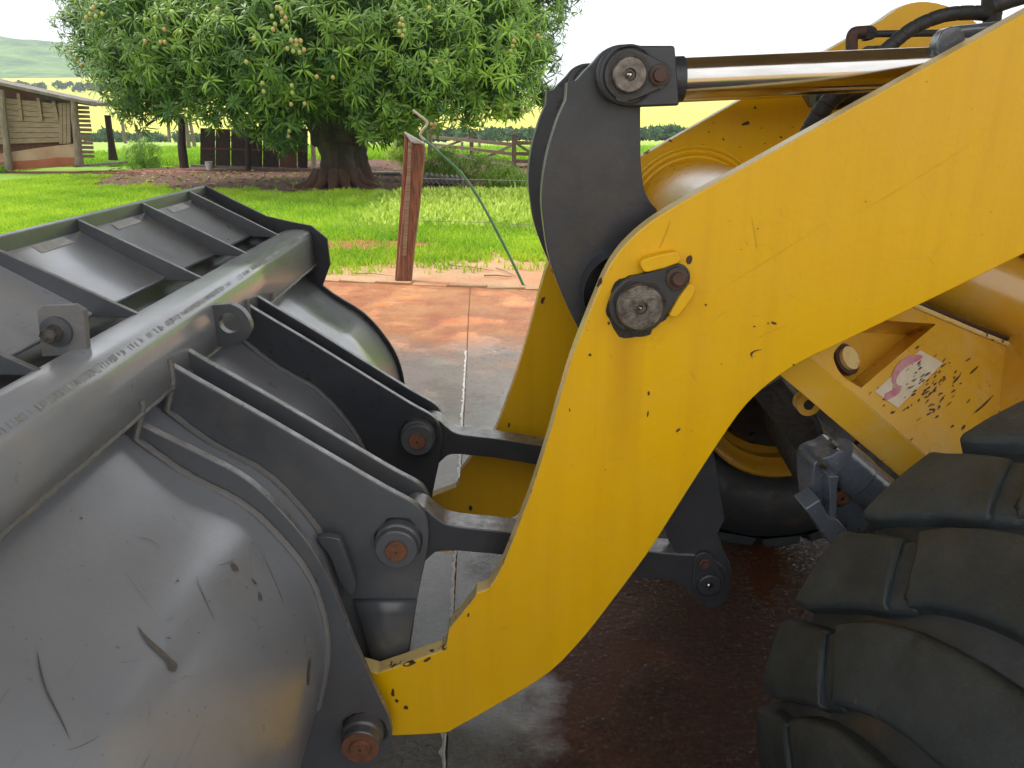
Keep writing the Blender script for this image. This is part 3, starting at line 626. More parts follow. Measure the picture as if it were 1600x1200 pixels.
# deck surface rising away from the fold
def deck(px, py):
    """point on the deck plane through the fold line and the far upper edge"""
    a = P3(1285, 572, 1.612); b = P3(1441, 706, 1.612); c = P3(1600, 548, 2.02)
    nrm = (b - a).cross(c - a); d = ray(px, py); o = Vector((0, 0, EYE)); t = (a - o).dot(nrm) / d.dot(nrm)
    return o + d * t
hole_px = [(1304, 553), (1308, 575), (1320, 592), (1346, 605), (1400, 558), (1462, 506), (1430, 508), (1384, 500), (1335, 522)]
hole_px = smoothpoly([(1303, 552), (1308, 575), (1322, 592), (1346, 606, 'c'), (1463, 506, 'c'), (1384, 501, 'c'), (1325, 530)], 4)
outer_px = [(1180, 482), (1285, 572), (1441, 706), (1470, 738), (1640, 760), (1760, 640), (1600, 552), (1520, 520), (1440, 484), (1400, 470), (1300, 430)]
bm = bmesh.new(); es = []
for q in (outer_px, hole_px):
    vv = [bm.verts.new(deck(*p)) for p in q]; es += [bm.edges.new((vv[i], vv[(i + 1) % len(vv)])) for i in range(len(vv))]
bmesh.ops.triangle_fill(bm, use_beauty=True, edges=es)
me = bpy.data.meshes.new('frame_deck'); bm.to_mesh(me); bm.free(); me.materials.append(M['yellow_worn'])
bmn = (deck(1500, 600) - deck(1400, 600)).cross(deck(1500, 600) - deck(1500, 700)).normalized()
if bmn.z < 0: bmn = -bmn
dk = finish(bpy.data.objects.new('frame_deck', me), frame, smooth=0)
# pocket: walls run down into the frame, floor plate with a round boss
dep = .085
rim = [deck(*p) for p in hole_px]; low = [p - bmn * dep for p in rim]; n_ = len(rim)
mesh('pocket_wall', rim + low, [(i, (i + 1) % n_, n_ + (i + 1) % n_, n_ + i) for i in range(n_)], M['yellow_worn'], frame, smooth=40)
mesh('pocket_floor', [p - bmn * dep + (p - rim[0]) * 0 for p in rim], [list(range(n_))], M['yellow_worn'], frame, smooth=0)
bc_ = deck(1356, 549) - bmn * .07
tube('pocket_boss', [bc_, bc_ + bmn * .022], .030, M['yellow_edge'], frame, seg=36)
tube('boss_rim', [bc_, bc_ + bmn * .012], .041, M['chip'], frame, seg=36)
# pressed seam along the deck's upper edge
tube('deck_seam', [deck(1425, 478) + bmn * .005, deck(1520, 518) + bmn * .005, deck(1600, 550) + bmn * .005, deck(1700, 600) + bmn * .005], .007, M['yellow_edge'], frame, seg=8)
tube('deck_seam', [deck(1430, 474) + bmn * .004, deck(1522, 511) + bmn * .004, deck(1602, 542) + bmn * .004, deck(1700, 592) + bmn * .004], .006, M['chip'], frame, seg=8)
# decal with a faded magenta mark
def on_deck(name, pts, h, mat, par):
    vs = [deck(*p) + bmn * h for p in pts]; return mesh(name, vs, [list(range(len(vs)))], mat, par, smooth=0)
stk = on_deck('sticker', [(1437, 547), (1473, 567), (1402, 638), (1366, 612)], .0012, M['sticker'], frame)
on_deck('sticker_mark', smoothpoly([(1440, 556), (1437, 562), (1418, 572), (1404, 584), (1399, 598), (1407, 606), (1404, 614), (1396, 620), (1383, 626), (1381, 616), (1392, 610), (1398, 604), (1392, 596), (1396, 578), (1410, 562), (1426, 555)], 3), .0022, M['magenta'], frame)
prism('crossbeam_panel', pxpoly([(1380, 400, 'c'), (1760, 200, 'c'), (1800, 700, 'c'), (1640, 610, 'c'), (1500, 545, 'c'), (1400, 500, 'c')], 2.28), 2.28, 2.32, M['yellow_worn'], LO)
# lift cylinder above the deck
lc0 = unp(1380, 385, 2.15); lc1 = unp(1760, 545, 2.0)
tube('lift_cylinder', [lc0, lc1], .115, M['yellow_worn'], LO, seg=44)
# ---- brake caliper casting
def capx(pts, Y0, Y1, name, mat=M['silver'], n=3, bev=.005, par=None):
    return prism(name, pxpoly(pts, Y0, n), Y0, Y1, mat, par, bevel=bev, smooth=40)
cal = capx([(1275, 722), (1300, 712), (1322, 706), (1386, 756), (1388, 772), (1372, 792), (1362, 812), (1352, 835), (1345, 858, 'c'), (1300, 850), (1280, 828), (1272, 790), (1270, 745)], 1.56, 1.66, 'brake_caliper', par=LO)
cal['label'] = 'silver grey brake caliper casting between frame and tyre'
ca, cb = unp(1302, 714, 1.575), unp(1376, 776, 1.575)
tube('caliper_cylinder', [ca, ca.lerp(cb, .48)], .054, M['silver'], cal, seg=36)
tube('caliper_cylinder', [ca.lerp(cb, .5), cb], .052, M['silver'], cal, seg=36)
for px, py in ((1281, 722), (1296, 690)): 
    q = unp(px, py, 1.55); tube('caliper_bolt', [q, q + (cb - ca).normalized() * .02], .010, M['bare'], cal, seg=6, smooth=10)
capx([(1295, 744, 'c'), (1313, 744, 'c'), (1309, 770), (1310, 812, 'c'), (1292, 822, 'c'), (1297, 790)], 1.515, 1.57, 'caliper_rib', par=cal)
capx([(1257, 796, 'c'), (1282, 780, 'c'), (1296, 808), (1310, 812), (1342, 852, 'c'), (1330, 861), (1316, 862), (1300, 853, 'c')], 1.50, 1.57, 'caliper_foot', par=cal)
qx, qz = xz(1317, 780, 1.548)
lathe_y('caliper_plug', qx, qz, [(.019, 1.562), (.019, 1.553), (.016, 1.550), (0, 1.550)], M['rust'], cal, seg=24)
lathe_y('plug_socket', qx, qz, [(.005, 1.5495), (.005, 1.5485), (0, 1.5484)], M['black'], cal, seg=4)
# axle parts behind
tube('axle_housing', [(1.30, 1.15, .75), (1.30, 1.75, .75), (1.30, 2.2, .75), (1.30, 3.05, .75)], [.13, .15, .24, .15], M['hub'], LO, seg=32)
beam('brake_pipe_guard', unp(1200, 600, 1.95), unp(1310, 740, 1.85), .05, .09, M['hub'], LO)
tube('brake_hose', spl([tuple(unp(x, y, 1.7)) for x, y in [(1250, 625), (1272, 650), (1290, 690), (1318, 700), (1340, 690)]], 5), .006, M['hose'], LO)
lathe_y('pipe_boss', *xz(1262, 630, 1.7), [(.03, 1.72), (.03, 1.69), (.014, 1.69)], M['yellow_worn'], LO)
# ---- wheels
WX, WZ, WR = 1.30, .75, .75
lug_dat = [(1.225, 14.2 - 4, 24.5), (1.20, 18.2 - 2.4, 28.6), (1.16, 22.0 - 1.4, 32), (1.125, 24.2 - .8, 34.4)]
def lug_mesh():
    vs = []; fs = []
    RB = .716
    def strip(sec, rt):
        base = len(vs); n = len(sec)
        for (yt, at, yb, ab) in sec:
            at += .5; ab -= 1.1
            for f, e, r in ((0, -1.0, RB - .012), (0, -.25, rt - .005), (0, .6, rt), (.33, 0, rt + .001), (.67, 0, rt + .001), (1, -.6, rt), (1, .25, rt - .005), (1, 1.0, RB - .012)):
                t = math.radians(ab + (at - ab) * f + e); vs.append((-r * math.cos(t), yb + (yt - yb) * f, r * math.sin(t)))
        for i in range(n - 1):
            for k in range(7): fs.append((base + i * 8 + k, base + i * 8 + k + 1, base + (i + 1) * 8 + k + 1, base + (i + 1) * 8 + k))
        fs.append([base + k for k in range(8)]); fs.append([base + (n - 1) * 8 + k for k in range(8)][::-1])
    strip([(1.245, 30.5, 1.238, 18.8), (1.217, 31.5, 1.198, 20.3), (1.19, 33, 1.15, 23.3), (1.155, 34.6, 1.09, 27), (1.12, 36, 1.035, 29.8)], .746)
    strip([(1.13, 35.3, 1.045, 29.4), (1.09, 38.0, 1.0, 32.4)], .736)
    strip([(1.10, 38.6, 1.013, 32.2), (1.065, 41.3, .985, 34.2), (1.02, 43.9, .95, 36), (.97, 46, .905, 37.8), (.91, 47.8, .85, 39.4), (.85, 49.3, .79, 40.6), (.79, 50.4, .74, 41.6), (.73, 51.4, .69, 42.3), (.67, 52, .655, 42.8)], .749)
    me = bpy.data.meshes.new('tread_lug'); me.from_pydata(vs, [], fs); me.materials.append(M['rubber'])
    bm = bmesh.new(); bm.from_mesh(me); bmesh.ops.recalc_face_normals(bm, faces=bm.faces); bm.to_mesh(me); bm.free()
    me.polygons.foreach_set('use_smooth', [True] * len(me.polygons)); me.set_sharp_from_angle(angle=math.radians(35))
    return me
LM = lug_mesh()
def wheel(dy, mirror):
    f = lambda y: (y + dy) if not mirror else (dy - y)
    prof = [(.36, 1.13), (.42, 1.20), (.52, 1.245), (.62, 1.245), (.69, 1.238), (.715, 1.20), (.718, .95), (.715, .70), (.69, .665), (.62, .655), (.52, .655), (.42, .70), (.36, .77)]
    w_ = lathe_y('wheel', WX, WZ, [(r, f(y)) for r, y in prof], M['rubber_dirty'], LO, seg=84, smooth=60)
    rimp = [(.30, 1.08), (.375, 1.14), (.392, 1.20), (.398, 1.215), (.388, 1.222), (.372, 1.21), (.355, 1.17), (.33, 1.15), (.325, 1.0), (.30, .95), (.12, .92), (0, .92)]
    r1 = lathe_y('rim', WX, WZ, [(r, f(y)) for r, y in rimp], M['yellow_worn'], w_, seg=72, smooth=40)
    lathe_y('hub', WX, WZ, [(.29, f(1.0)), (.27, f(1.16)), (.20, f(1.17)), (.20, f(1.22)), (.1, f(1.22)), (0, f(1.22))], M['hub'], w_, seg=40)
    for k in range(12):
        an = k * math.pi / 6; lathe_y('wheel_bolt', WX + .24 * math.cos(an), WZ + .24 * math.sin(an), [(.014, f(1.16)), (.014, f(1.185)), (0, f(1.185))], M['hub'], w_, seg=6, smooth=10)
    for k in range(21):
        o = bpy.data.objects.new('tread_lug', LM); COL.objects.link(o); o.parent = w_
        o.location = (WX, dy, WZ); o.rotation_euler = (0, math.radians(k * 360 / 21 + 1.4), 0)
        if mirror: o.scale = (1, -1, 1)
        m = o.modifiers.new('b', 'BEVEL'); m.width = .009; m.segments = 3; m.limit_method = 'ANGLE'; m.angle_limit = math.radians(35); m.harden_normals = True
    return w_
wn_ = wheel(0, False); wn_['label'] = 'near front wheel with deep black curved tread lugs'
wf_ = wheel(4.245, True); wf_['label'] = 'far front wheel with yellow rim in the shade'
# rest of the machine, outside the picture on the right
box('cab', (4.4, 2.05, 2.6), (1.6, 1.3, 1.6), M['yellow'], LO, bevel=.05); box('engine_cover', (5.9, 2.05, 1.7), (1.8, 1.3, 1.1), M['yellow'], LO, bevel=.05)
box('rear_chassis', (3.9, 2.05, 1.0), (4.4, .8, .5), M['charcoal'], LO, bevel=.03)
beam('frame_tower', (1.55, 1.95, 1.0), (2.35, 2.0, 2.0), .5, .5, M['yellow_worn'], LO)
for yy in (.72, 2.95): tube('rear_wheel', [(4.7, yy, .75), (4.7, yy + .5, .75)], .75, M['rubber'], LO, seg=40)

# ---- paint chips and scrapes laid on the real surfaces
deps = bpy.context.evaluated_depsgraph_get()
def bvh_of(o):
    return BVHTree.FromPolygons([v.co for v in o.data.vertices], [p.vertices for p in o.data.polygons])
def chips(name, o, polys, mat, off=.0012, n=3, lift=None):
    bv = bvh_of(o); vs = []; fs = []
    for poly in polys:
        idx = []
        for p in smoothpoly(poly, n):
            h, nr, _, _ = bv.ray_cast(Vector((0, 0, EYE)), ray(*p).normalized())
            if h is None: continue
            d = ray(*p).normalized(); nr = nr if nr.dot(d) < 0 else -nr
            idx.append(len(vs)); vs.append(h + nr * (off + (lift or 0)))
        if len(idx) > 2: fs.append(idx)
    me = bpy.data.meshes.new(name); me.from_pydata(vs, [], fs); me.materials.append(mat)
    ob = finish(bpy.data.objects.new(name, me), o, smooth=0); ob['kind'] = 'stuff'; return ob
def blot(cx, cy, rx, ry, a=0, k=7):
    return [(cx + (rx * c_ * math.cos(a) - ry * s_ * math.sin(a)) * q, cy + (rx * c_ * math.sin(a) + ry * s_ * math.cos(a)) * q) for c_, s_, q in ((math.cos(t * 2 * math.pi / k), math.sin(t * 2 * math.pi / k), rnd.uniform(.55, 1.25)) for t in range(k))]
ycl = [[(1176, 560), (1172, 552), (1180, 547), (1191, 546), (1180, 549), (1175, 554)],
       blot(1076, 404, 5, 8, .2), blot(938, 440, 3, 8, .4), blot(1012, 646, 1.2, 6, .1), blot(1060, 671, 2.2, 5, .9), 
       blot(634, 1105, 3.5, 3.5), blot(732, 961, 2, 3), blot(668, 1030, 8, 3, -.4), blot(640, 1036, 14, 4, -.4), blot(614, 1082, 3, 6), blot(620, 1095, 3, 3), blot(951, 505, 2, 4), blot(1210, 505, 3, 2), blot(1207, 504, 2, 2), blot(1178, 510, 2, 1.5), blot(1103, 476, 2, 2), blot(1013, 370 + 245, 2, 4), blot(1096, 880, 1, 2),
       blot(694, 1012, 4, 5), blot(1200, 505, 1.5, 2), blot(1240, 570, 1.5, 2), blot(922, 554, 2, 3),  blot(1020, 250 + 150, 1, 2), blot(890, 640, 1.5, 3), blot(1052, 404, 4, 4), blot(1044, 414, 9, 3, -.25), blot(1060, 478, 3, 12, .55)]
for _ in range(70):
    ycl.append(blot(rnd.uniform(820, 1580), rnd.uniform(60, 1130), rnd.uniform(.4, 1.2), rnd.uniform(.4, 1.5), rnd.uniform(0, 3), 5))
chips('paint_chips', arms[0], ycl, M['chip'])
chips('paint_chips', arms[1], [blot(865, 420, 3, 7), blot(848, 470, 3, 8, .3), blot(1165, 193, 7, 3, -.3), blot(1080, 240 + 10, 3, 2), blot(1047, 220, 3, 2), blot(1180, 150 + 18, 2, 2), blot(1100, 250, 14, 2.5, -.6), blot(795, 665, 2, 4), blot(735, 795, 3, 5), blot(1220, 215, 2, 2), blot(1130, 218, 2, 2), blot(1010, 237, 5, 3, -.4)] + [blot(rnd.uniform(1010, 1300), rnd.uniform(140, 300), 1.2, 1.2, 0, 5) for _ in range(22)], M['chip'])
dch = [blot(rnd.gauss(1450, 28), rnd.gauss(600, 26), rnd.uniform(1.5, 6), rnd.uniform(.6, 1.7), -.75 + rnd.uniform(-.2, .2), 7) for _ in range(95)]
dch += [blot(1540, 630, 20, 1.8, -.8), blot(1528, 640, 9, 1.6, -.7), blot(1520, 580, 12, 1.6, -.8), blot(1495, 592, 10, 2, -.9), blot(1570, 622, 8, 1.5, -.7), blot(1505, 668, 6, 2, -.7), blot(1458, 640, 3, 2), blot(1410, 690, 3, 4), blot(1580, 632, 8, 3, -.6), blot(1310, 558, 6, 10), blot(1385, 503, 14, 2, .05)]
chips('paint_chips', dk, dch, M['chip'])
chips('scrapes', shell, [[(211, 984), (222, 997), (236, 1010), (250, 1022), (262, 1034), (271, 1042), (268, 1054), (258, 1052), (254, 1040), (240, 1026), (226, 1012), (216, 996)],
      blot(362, 890, 4, 10, -.5), blot(392, 912, 2, 6, -.7), blot(401, 936, 3, 8, -.2), blot(477, 1050, 2.5, 22, .05), [(54, 1022), (60, 1050), (70, 1085), (90, 1125), (106, 1165), (88, 1128), (68, 1090), (57, 1052)],
      blot(274, 912, 2, 2), blot(123, 815, 2, 2), blot(259, 1002, 5, 1.5, .2), blot(322, 944, 1.6, 1.6)] + [blot(rnd.uniform(10, 460), rnd.uniform(800, 1180), rnd.uniform(.6, 1.4), rnd.uniform(.6, 1.6), 0, 5) for _ in range(40)], M['scrape'], off=.009, n=2)

def hair(x, y, ln, a, wd=.5, cv=.1):
    n_ = 5; up = []; dn = []
    for i in range(n_ + 1):
        t = i / n_; px = x + math.cos(a + cv * t) * ln * t; py = y + math.sin(a + cv * t) * ln * t; w_ = wd * math.sin(math.pi * min(.97, max(.03, t))) ** .5
        up.append((px - math.sin(a) * w_, py + math.cos(a) * w_)); dn.append((px + math.sin(a) * w_, py - math.cos(a) * w_))
    return [p + (1,) for p in up + dn[::-1]]
chips('fine_scratches', shell, [hair(rnd.uniform(5, 430), rnd.uniform(790, 1180), rnd.uniform(18, 110), rnd.choice((.9, 1.1, 2.4, -.15, .2, .7)) + rnd.uniform(-.3, .3), rnd.uniform(.22, .5), rnd.uniform(-.4, .4)) for _ in range(8)], M['scrape'], off=.0085, n=1)
chips('pale_scratches', shell, [hair(rnd.uniform(5, 400), rnd.uniform(760, 1180), rnd.uniform(10, 60), rnd.uniform(0, 3), rnd.uniform(.2, .4), rnd.uniform(-.4, .4)) for _ in range(9)], M['edge'], off=.0085, n=1)
M['yellow_line'] = simple('scored_yellow', (.62, .33, .006), (.52, .26, .008), 60, (.5, .7), .3, dist=.001)
chips('paint_scratches', arms[0], [hair(1120, 455, 200, -.54, .28, -.02), hair(1330, 338, 240, -.5, .22, -.05), hair(1174, 338, 52, 1.36, .8, .05), hair(1047, 345, 46, 1.85, 1.5, .1), hair(1180, 530, 60, -.5, .4), hair(1078, 580, 16, .9, .6), hair(952, 553, 10, .8, .7), hair(1165, 375, 10, 1.2, .5), hair(780, 985, 20, -.5, .4)] +
      [hair(rnd.uniform(880, 1560), rnd.uniform(120, 1050), rnd.uniform(6, 40), rnd.uniform(-1, 2), rnd.uniform(.15, .3), rnd.uniform(-.4, .4)) for _ in range(30)], M['yellow_line'], off=.0008, n=1)
# grease squeezed out round the pins of the near arm and lever
M['grease'] = simple('black_grease', (.012, .010, .009), (.028, .022, .018), 60, (.22, .4), .5, dist=.002)
def smear(par, cx, cz, r, y):
    k = 40; vs = [(cx, y, cz)]; ph = rnd.uniform(0, 6)
    for i in range(k):
        a = 2 * math.pi * i / k; q = r * (1 + .05 * math.sin(3 * a + ph) + .04 * math.sin(7 * a + 2 * ph) + rnd.uniform(-.02, .02) + (.10 if 4.2 < a < 5.2 else 0)); vs.append((cx + q * math.cos(a), y, cz + q * math.sin(a)))
    return mesh('grease_smear', vs, [(0, 1 + i, 1 + (i + 1) % k) for i in range(k)], M['grease'], par, smooth=0)
smear(near, kc[0], kc[1], .052, 1.4812); smear(near, kb2[0], kb2[1], .0245, 1.4814); smear(near, kc[0], kc[1] - .004, .0645, 1.4988)
levs = [o for o in LO.children if o.name.startswith('tilt_lever')]
for k, lv in enumerate(levs):
    dy = .56 * k; smear(lv, TOP[0], TOP[1], .043, 1.62 + dy - .0468); smear(lv, *xz(1028, 118, 1.58), .022, 1.62 + dy - .0470); smear(lv, LOW[0], LOW[1], .050, 1.62 + dy - .0006)
for px_, py_, yf, r_ in ((619, 860, 1.59, .059), (652, 689, 2.15, .059), (563, 1168, 1.435, .056)):
    a_, b_ = xz(px_, py_, yf - .05); smear(shell, a_, b_, r_, yf - .0006)

# ================================================================ FAR OBJECTS
# ---- split post with leaning planks in front of the lawn
pb = unp(630, 438, Z=0); PY = pb.y
pr = root('fence_post', (pb.x, pb.y, 0), 'short reddish split wooden post leaning right at the edge of the floor', 'post')
def pxt(pts, Y): return [tuple(unp(x, y, Y)) for x, y in pts]
def crooked(name, pts, rads, mat, par, seg=12):
    P = spl(pts, 4); R_ = [r[0] for r in spl([(r,) for r in rads], 4)]; R_ = [r * rnd.uniform(.94, 1.06) for r in R_]
    return tube(name, P, R_, mat, par, seg=seg, smooth=50)
prism('post_body', [xz(x, y, PY) for x, y in [(620, 440), (624, 395), (630, 330), (637, 262), (642, 228), (652, 222), (662, 223), (665, 232), (662, 262), (655, 330), (648, 385), (643, 441)]], PY - .07, PY + .10, M['post_wood'], pr, bevel=.03, smooth=60)
prism('side_plank', [xz(x, y, PY + .02) for x, y in [(617, 438), (621, 380), (627, 300), (631, 240), (632, 207), (638, 211), (637, 250), (632, 310), (628, 370), (625, 439)]], PY + .0, PY + .14, M['post_plank'], pr, bevel=.01)
prism('pale_batten', [xz(x, y, PY - .08) for x, y in [(629, 400), (634, 300), (638, 222), (643, 222), (641, 300), (635, 400)]], PY - .085, PY - .06, M['old_wood'], pr, bevel=.003)
mesh('cap_sheet', [unp(632, 206, PY + .15), unp(655, 219, PY + .15), unp(664, 226, PY - .09), unp(643, 222, PY - .11), unp(634, 209, PY - .06)], [(0, 1, 2, 3, 4)], M['cement_tile'], pr, smooth=0, solid=.012)
cn = root('green_cane', tuple(unp(818, 446, Z=0)), 'thin bent green cane leaning from the dirt over the wooden post', 'cane')
cp = spl(pxt([(818, 446)], 8.9) + pxt([(795, 398)], 8.9) + pxt([(765, 340), (742, 300), (720, 270), (690, 242), (664, 219)], 8.95), 5)
tube('stem', cp, [.017 - .003 * i / len(cp) for i in range(len(cp))], M['cane'], cn, seg=10)
tube('pale_end', spl(pxt([(664, 219), (657, 212), (659, 205), (667, 195), (666, 189), (655, 180), (645, 172)], 8.95), 4), .014, M['cane_pale'], cn, seg=8)
for i, pts in enumerate(([(662, 223), (700, 235), (745, 252)], [(660, 279), (760, 281), (840, 283)], [(645, 345), (740, 347), (840, 352)])):
    tag(tube('wire_strand', pxt(pts, 9.3), .0035, M['wire'], None, seg=5), ['thin wire running from the top of the wooden post', 'thin wire running right from the wooden post behind the cane', 'lowest thin wire in front of the weeds'][i], 'wire')
for i, (a, b, r, lb) in enumerate((((756, 432), (800, 434), .012, 'straight dry stick on the dirt near the foot of the cane'), ((700, 416), (770, 424), .008, 'thin dry twig at the edge of the grass'), ((775, 420), (806, 433), .008, 'short slanted dry twig beside the cane'), ((550, 428), (618, 433), .006, 'long thin twig on the dirt left of the wooden post'))):
    p, q = unp(*a, Z=0), unp(*b, Z=0); m_ = p.lerp(q, .5) + Vector((0, .04, .0))
    tag(tube('stick', [p + Vector((0, 0, .012)), m_ + Vector((0, 0, .016)), q + Vector((0, 0, .012))], [r, r * .9, r * .5], M['old_wood'], None, seg=6), lb, 'stick', 'dry sticks on the dirt')

# ---- wooden shed on the left
SY = 29.0
sh = root('wooden_shed', tuple(unp(60, 262, SY)), 'old board shed on a red stained plaster wall at the left edge', 'shed')
prism('plinth_wall', [xz(x, y, SY) for x, y in [(-60, 268), (-60, 246), (0, 240), (60, 231), (118, 224), (120, 258), (60, 262)]], SY, SY + .2, M['plaster'], sh, bevel=.02)
prism('mud_band', [xz(x, y, SY) for x, y in [(-60, 269), (-60, 258), (20, 252), (60, 250), (90, 246), (119, 246), (120, 259), (60, 263)]], SY - .02, SY, M['red_mud'], sh, bevel=.005)
for k in range(8):
    yl = 152 + k * 10.3; yr = 163 + k * 7.4
    prism('board', [xz(-60, yl - 6, SY), xz(100 + rnd.uniform(-3, 3), yr, SY), xz(100, yr + 6.9, SY), xz(-60, yl + 3.7, SY)], SY + rnd.uniform(.0, .03), SY + .06, M['old_wood'], sh, bevel=.006)
for x0, x1, y0, y1 in ((27, 36, 146, 188), (58, 67, 153, 188), (82, 92, 158, 186), (-10, 2, 143, 188)):
    prism('batten', [xz(x0, y0, SY), xz(x0 + 5, y0, SY), xz(x1 + 1, y1, SY), xz(x1 - 4, y1, SY)], SY - .06, SY - .005, M['old_wood'], sh, bevel=.005)
for x in (95, 101, 107):
    prism('upright_board', [xz(x - 3, 160, SY), xz(x + 2.4, 161, SY), xz(x + 3.4, 224, SY), xz(x - 2, 225, SY)], SY - .02, SY + .04, M['old_wood'], sh, bevel=.005)
prism('upper_wall', [xz(x, y, SY + .25) for x, y in [(-60, 128), (0, 132), (60, 146), (118, 160), (118, 235), (-60, 260)]], SY + .2, SY + .3, M['red_wood'], sh, bevel=0)
crooked('post', pxt([(14, 266), (10, 220), (6, 185), (2, 140)], SY - .25), [.14, .11, .11, .10], M['old_post'], sh)
crooked('post', pxt([(124, 258), (121, 220), (117, 185), (116, 158)], SY - .2), [.15, .13, .12, .12], M['old_post'], sh)
for k in range(12):
    y = 168 + k * 6.9; a = unp(121, y, SY + .2); b = unp(139 + k * .75, y + .5, SY + 1.0)
    beam('slat', a, b, .03, .105, M['old_wood'], sh, jit=.008)
crooked('post', pxt([(177, 250), (174, 225), (171, 205), (168, 180)], SY + 1.6), [.17, .13, .12, .12], M['dark_wood'], sh)
a = unp(-80, 106, SY); b = unp(0, 127, SY); c_ = unp(82, 145, SY); d_ = unp(156, 161, SY)
rp_ = [(p.x, p.z) for p in (a, b, c_, d_)]
prism('roof', rp_ + [(x, z - .11) for x, z in rp_[::-1]], SY - .35, SY + .9, M['roofing'], sh, bevel=.01)
beam('eave_beam', unp(60, 149, SY - .2), unp(150, 163, SY - .2), .1, .16, M['dark_wood'], sh)
beam('floor_plank', unp(125, 259, SY + .5), unp(192, 254, SY + .5), .8, .08, M['roofing'], sh)

# ---- dark low shelter under the tree
TY = 30.0
st = root('low_shelter', tuple(unp(395, 262, TY)), 'low dark board shelter with a thin flat roof under the mango tree', 'shelter')
xs = [312, 336, 360, 385, 410, 436, 464, 481]
for i in range(len(xs) - 1):
    prism('board_panel', [xz(xs[i] + .7, 200 + (i % 2), TY), xz(xs[i + 1] - .7, 201 + (i % 3), TY), xz(xs[i + 1] - .7, 263, TY), xz(xs[i] + .7, 261, TY)], TY + rnd.uniform(0, .03), TY + .07, M['red_wood'] if i == 5 else M['dark_wood'], st, bevel=.006)
beam('rail', unp(314, 232, TY - .03), unp(480, 236, TY - .03), .03, .06, M['red_wood'], st)
beam('sill', unp(300, 259, TY - .15), unp(504, 266, TY - .15), .2, .08, M['old_post'], st)
crooked('post', pxt([(288, 262), (284, 225), (284, 200), (281, 178)], TY - .3), [.17, .15, .13, .12], M['dark_wood'], st)
crooked('post', pxt([(388, 267), (388, 225), (388, 180)], TY - .5), [.11, .10, .10], M['dark_wood'], st)
crooked('post', pxt([(491, 263), (489, 225), (487, 190)], TY), [.10, .09, .09], M['pale_wood'], st)
crooked('post', pxt([(338, 200), (337, 172)], TY + 1.8), [.11, .11], M['old_post'], st)
crooked('post', pxt([(370, 202), (370, 172)], TY + 1.8), [.11, .11], M['old_post'], st)
box('roof', (unp(410, 175, TY + .8).x, TY + .8, unp(410, 174, TY + .8).z), (6.2, 3.2, .05), M['roofing'], st)
bk = unp(325, 275, TY - .6)
bu = lathe_y('bucket_pail', 0, 0, [(0, 0), (.11, 0), (.14, .30), (.15, .31), (.135, .30), (.10, .02), (0, .02)], M['white'], None, seg=20)
bu.rotation_euler = (math.radians(90), 0, 0); bu.location = (bk.x, TY - .35, 0.0)
tag(bu, 'small pale pail standing before the dark shelter boards', 'pail')

# ---- timber gate and fence on the right
fe = root('timber_fence', tuple(unp(803, 262, 30.6)), 'weathered timber rail fence with diagonal braces behind the weeds', 'fence')
def fpt(px, py):          # the fence runs back to the left
    t = (803 - px) / 130; return unp(px, py, 30.6 + 7.5 * max(0, t))
for ya, yb in ((226, 214), (241, 225), (254, 237), (262.5, 247)):
    beam('rail', fpt(803, ya), fpt(672, yb), .05, .13, M['fence_wood'], fe, jit=.01)
for y in (223, 240, 252, 262): beam('rail', unp(805, y, 30.6), unp(900, y + 2, 30.9), .05, .13, M['fence_wood'], fe, jit=.01)
for px, y0, y1 in ((803, 208, 266), (737, 206, 252), (672, 200, 250)):
    a = fpt(px, y0); b = fpt(px, y1); beam('post', a + Vector((0, -.09, 0)), b + Vector((0, -.09, 0)), .16, .17, M['fence_wood'], fe, jit=.01)
for a, b in (((750, 250), (800, 227)), ((690, 232), (735, 213)), ((672, 225), (705, 245))): beam('brace', fpt(*a) + Vector((0, -.13, 0)), fpt(*b) + Vector((0, -.13, 0)), .04, .10, M['fence_wood'], fe)
beam('brace', unp(808, 225, 30.5), unp(850, 252, 30.5), .04, .1, M['fence_wood'], fe)
# distant pasture posts
for i, (x0, y0, x1, y1, Y_, lb) in enumerate(((212, 195, 221, 228, 34, 'leaning pasture post above the small bush'), (190, 186, 195, 216, 40, 'grey pasture post right of the shed roof post'), (290, 182, 294, 222, 36, 'grey pasture post just right of the shelter corner post'), (296, 184, 303, 220, 37, 'thin slanted pasture post beside the shelter'), (262, 180, 264, 214, 40, 'thin pasture post under the left of the tree'), (722, 222, 722, 262, 40, 'thin post beyond the timber fence'), (749, 212, 749, 246, 44, 'slim post seen through the timber fence rails'))):
    po = tube('pasture_post', [unp(x1, y1, Y_) - Vector((0, 0, .25)), unp(x0, y0, Y_)], [.09, .07], M['old_post'], None, seg=8); tag(po, lb, 'post', 'thin posts in the pasture')
# stack of corrugated tiles
tl = root('tile_stack', tuple(unp(690, 292, Z=0)), 'grey corrugated roof tiles stacked among the weeds behind the post', 'roof tiles')
ty = unp(690, 290, Z=0).y
for k in range(5):
    pr_ = [(unp(663, 280, ty).x + i * .03, .14 * 0 + .10 + k * .045 + .035 * math.sin(i * 1.25 + k * .4) - i * .0025) for i in range(38)]
    sheet('corrugated_tile', pr_, ty + k * .05, ty + .9, M['cement_tile'], tl, solid=.012)
tag(box('flat_slab', tuple(unp(598, 270, Z=.06)), (1.3, .7, .06), M['cement_tile'], jit=.02), 'flat pale slab lying on the soil right of the second trunk', 'slab')

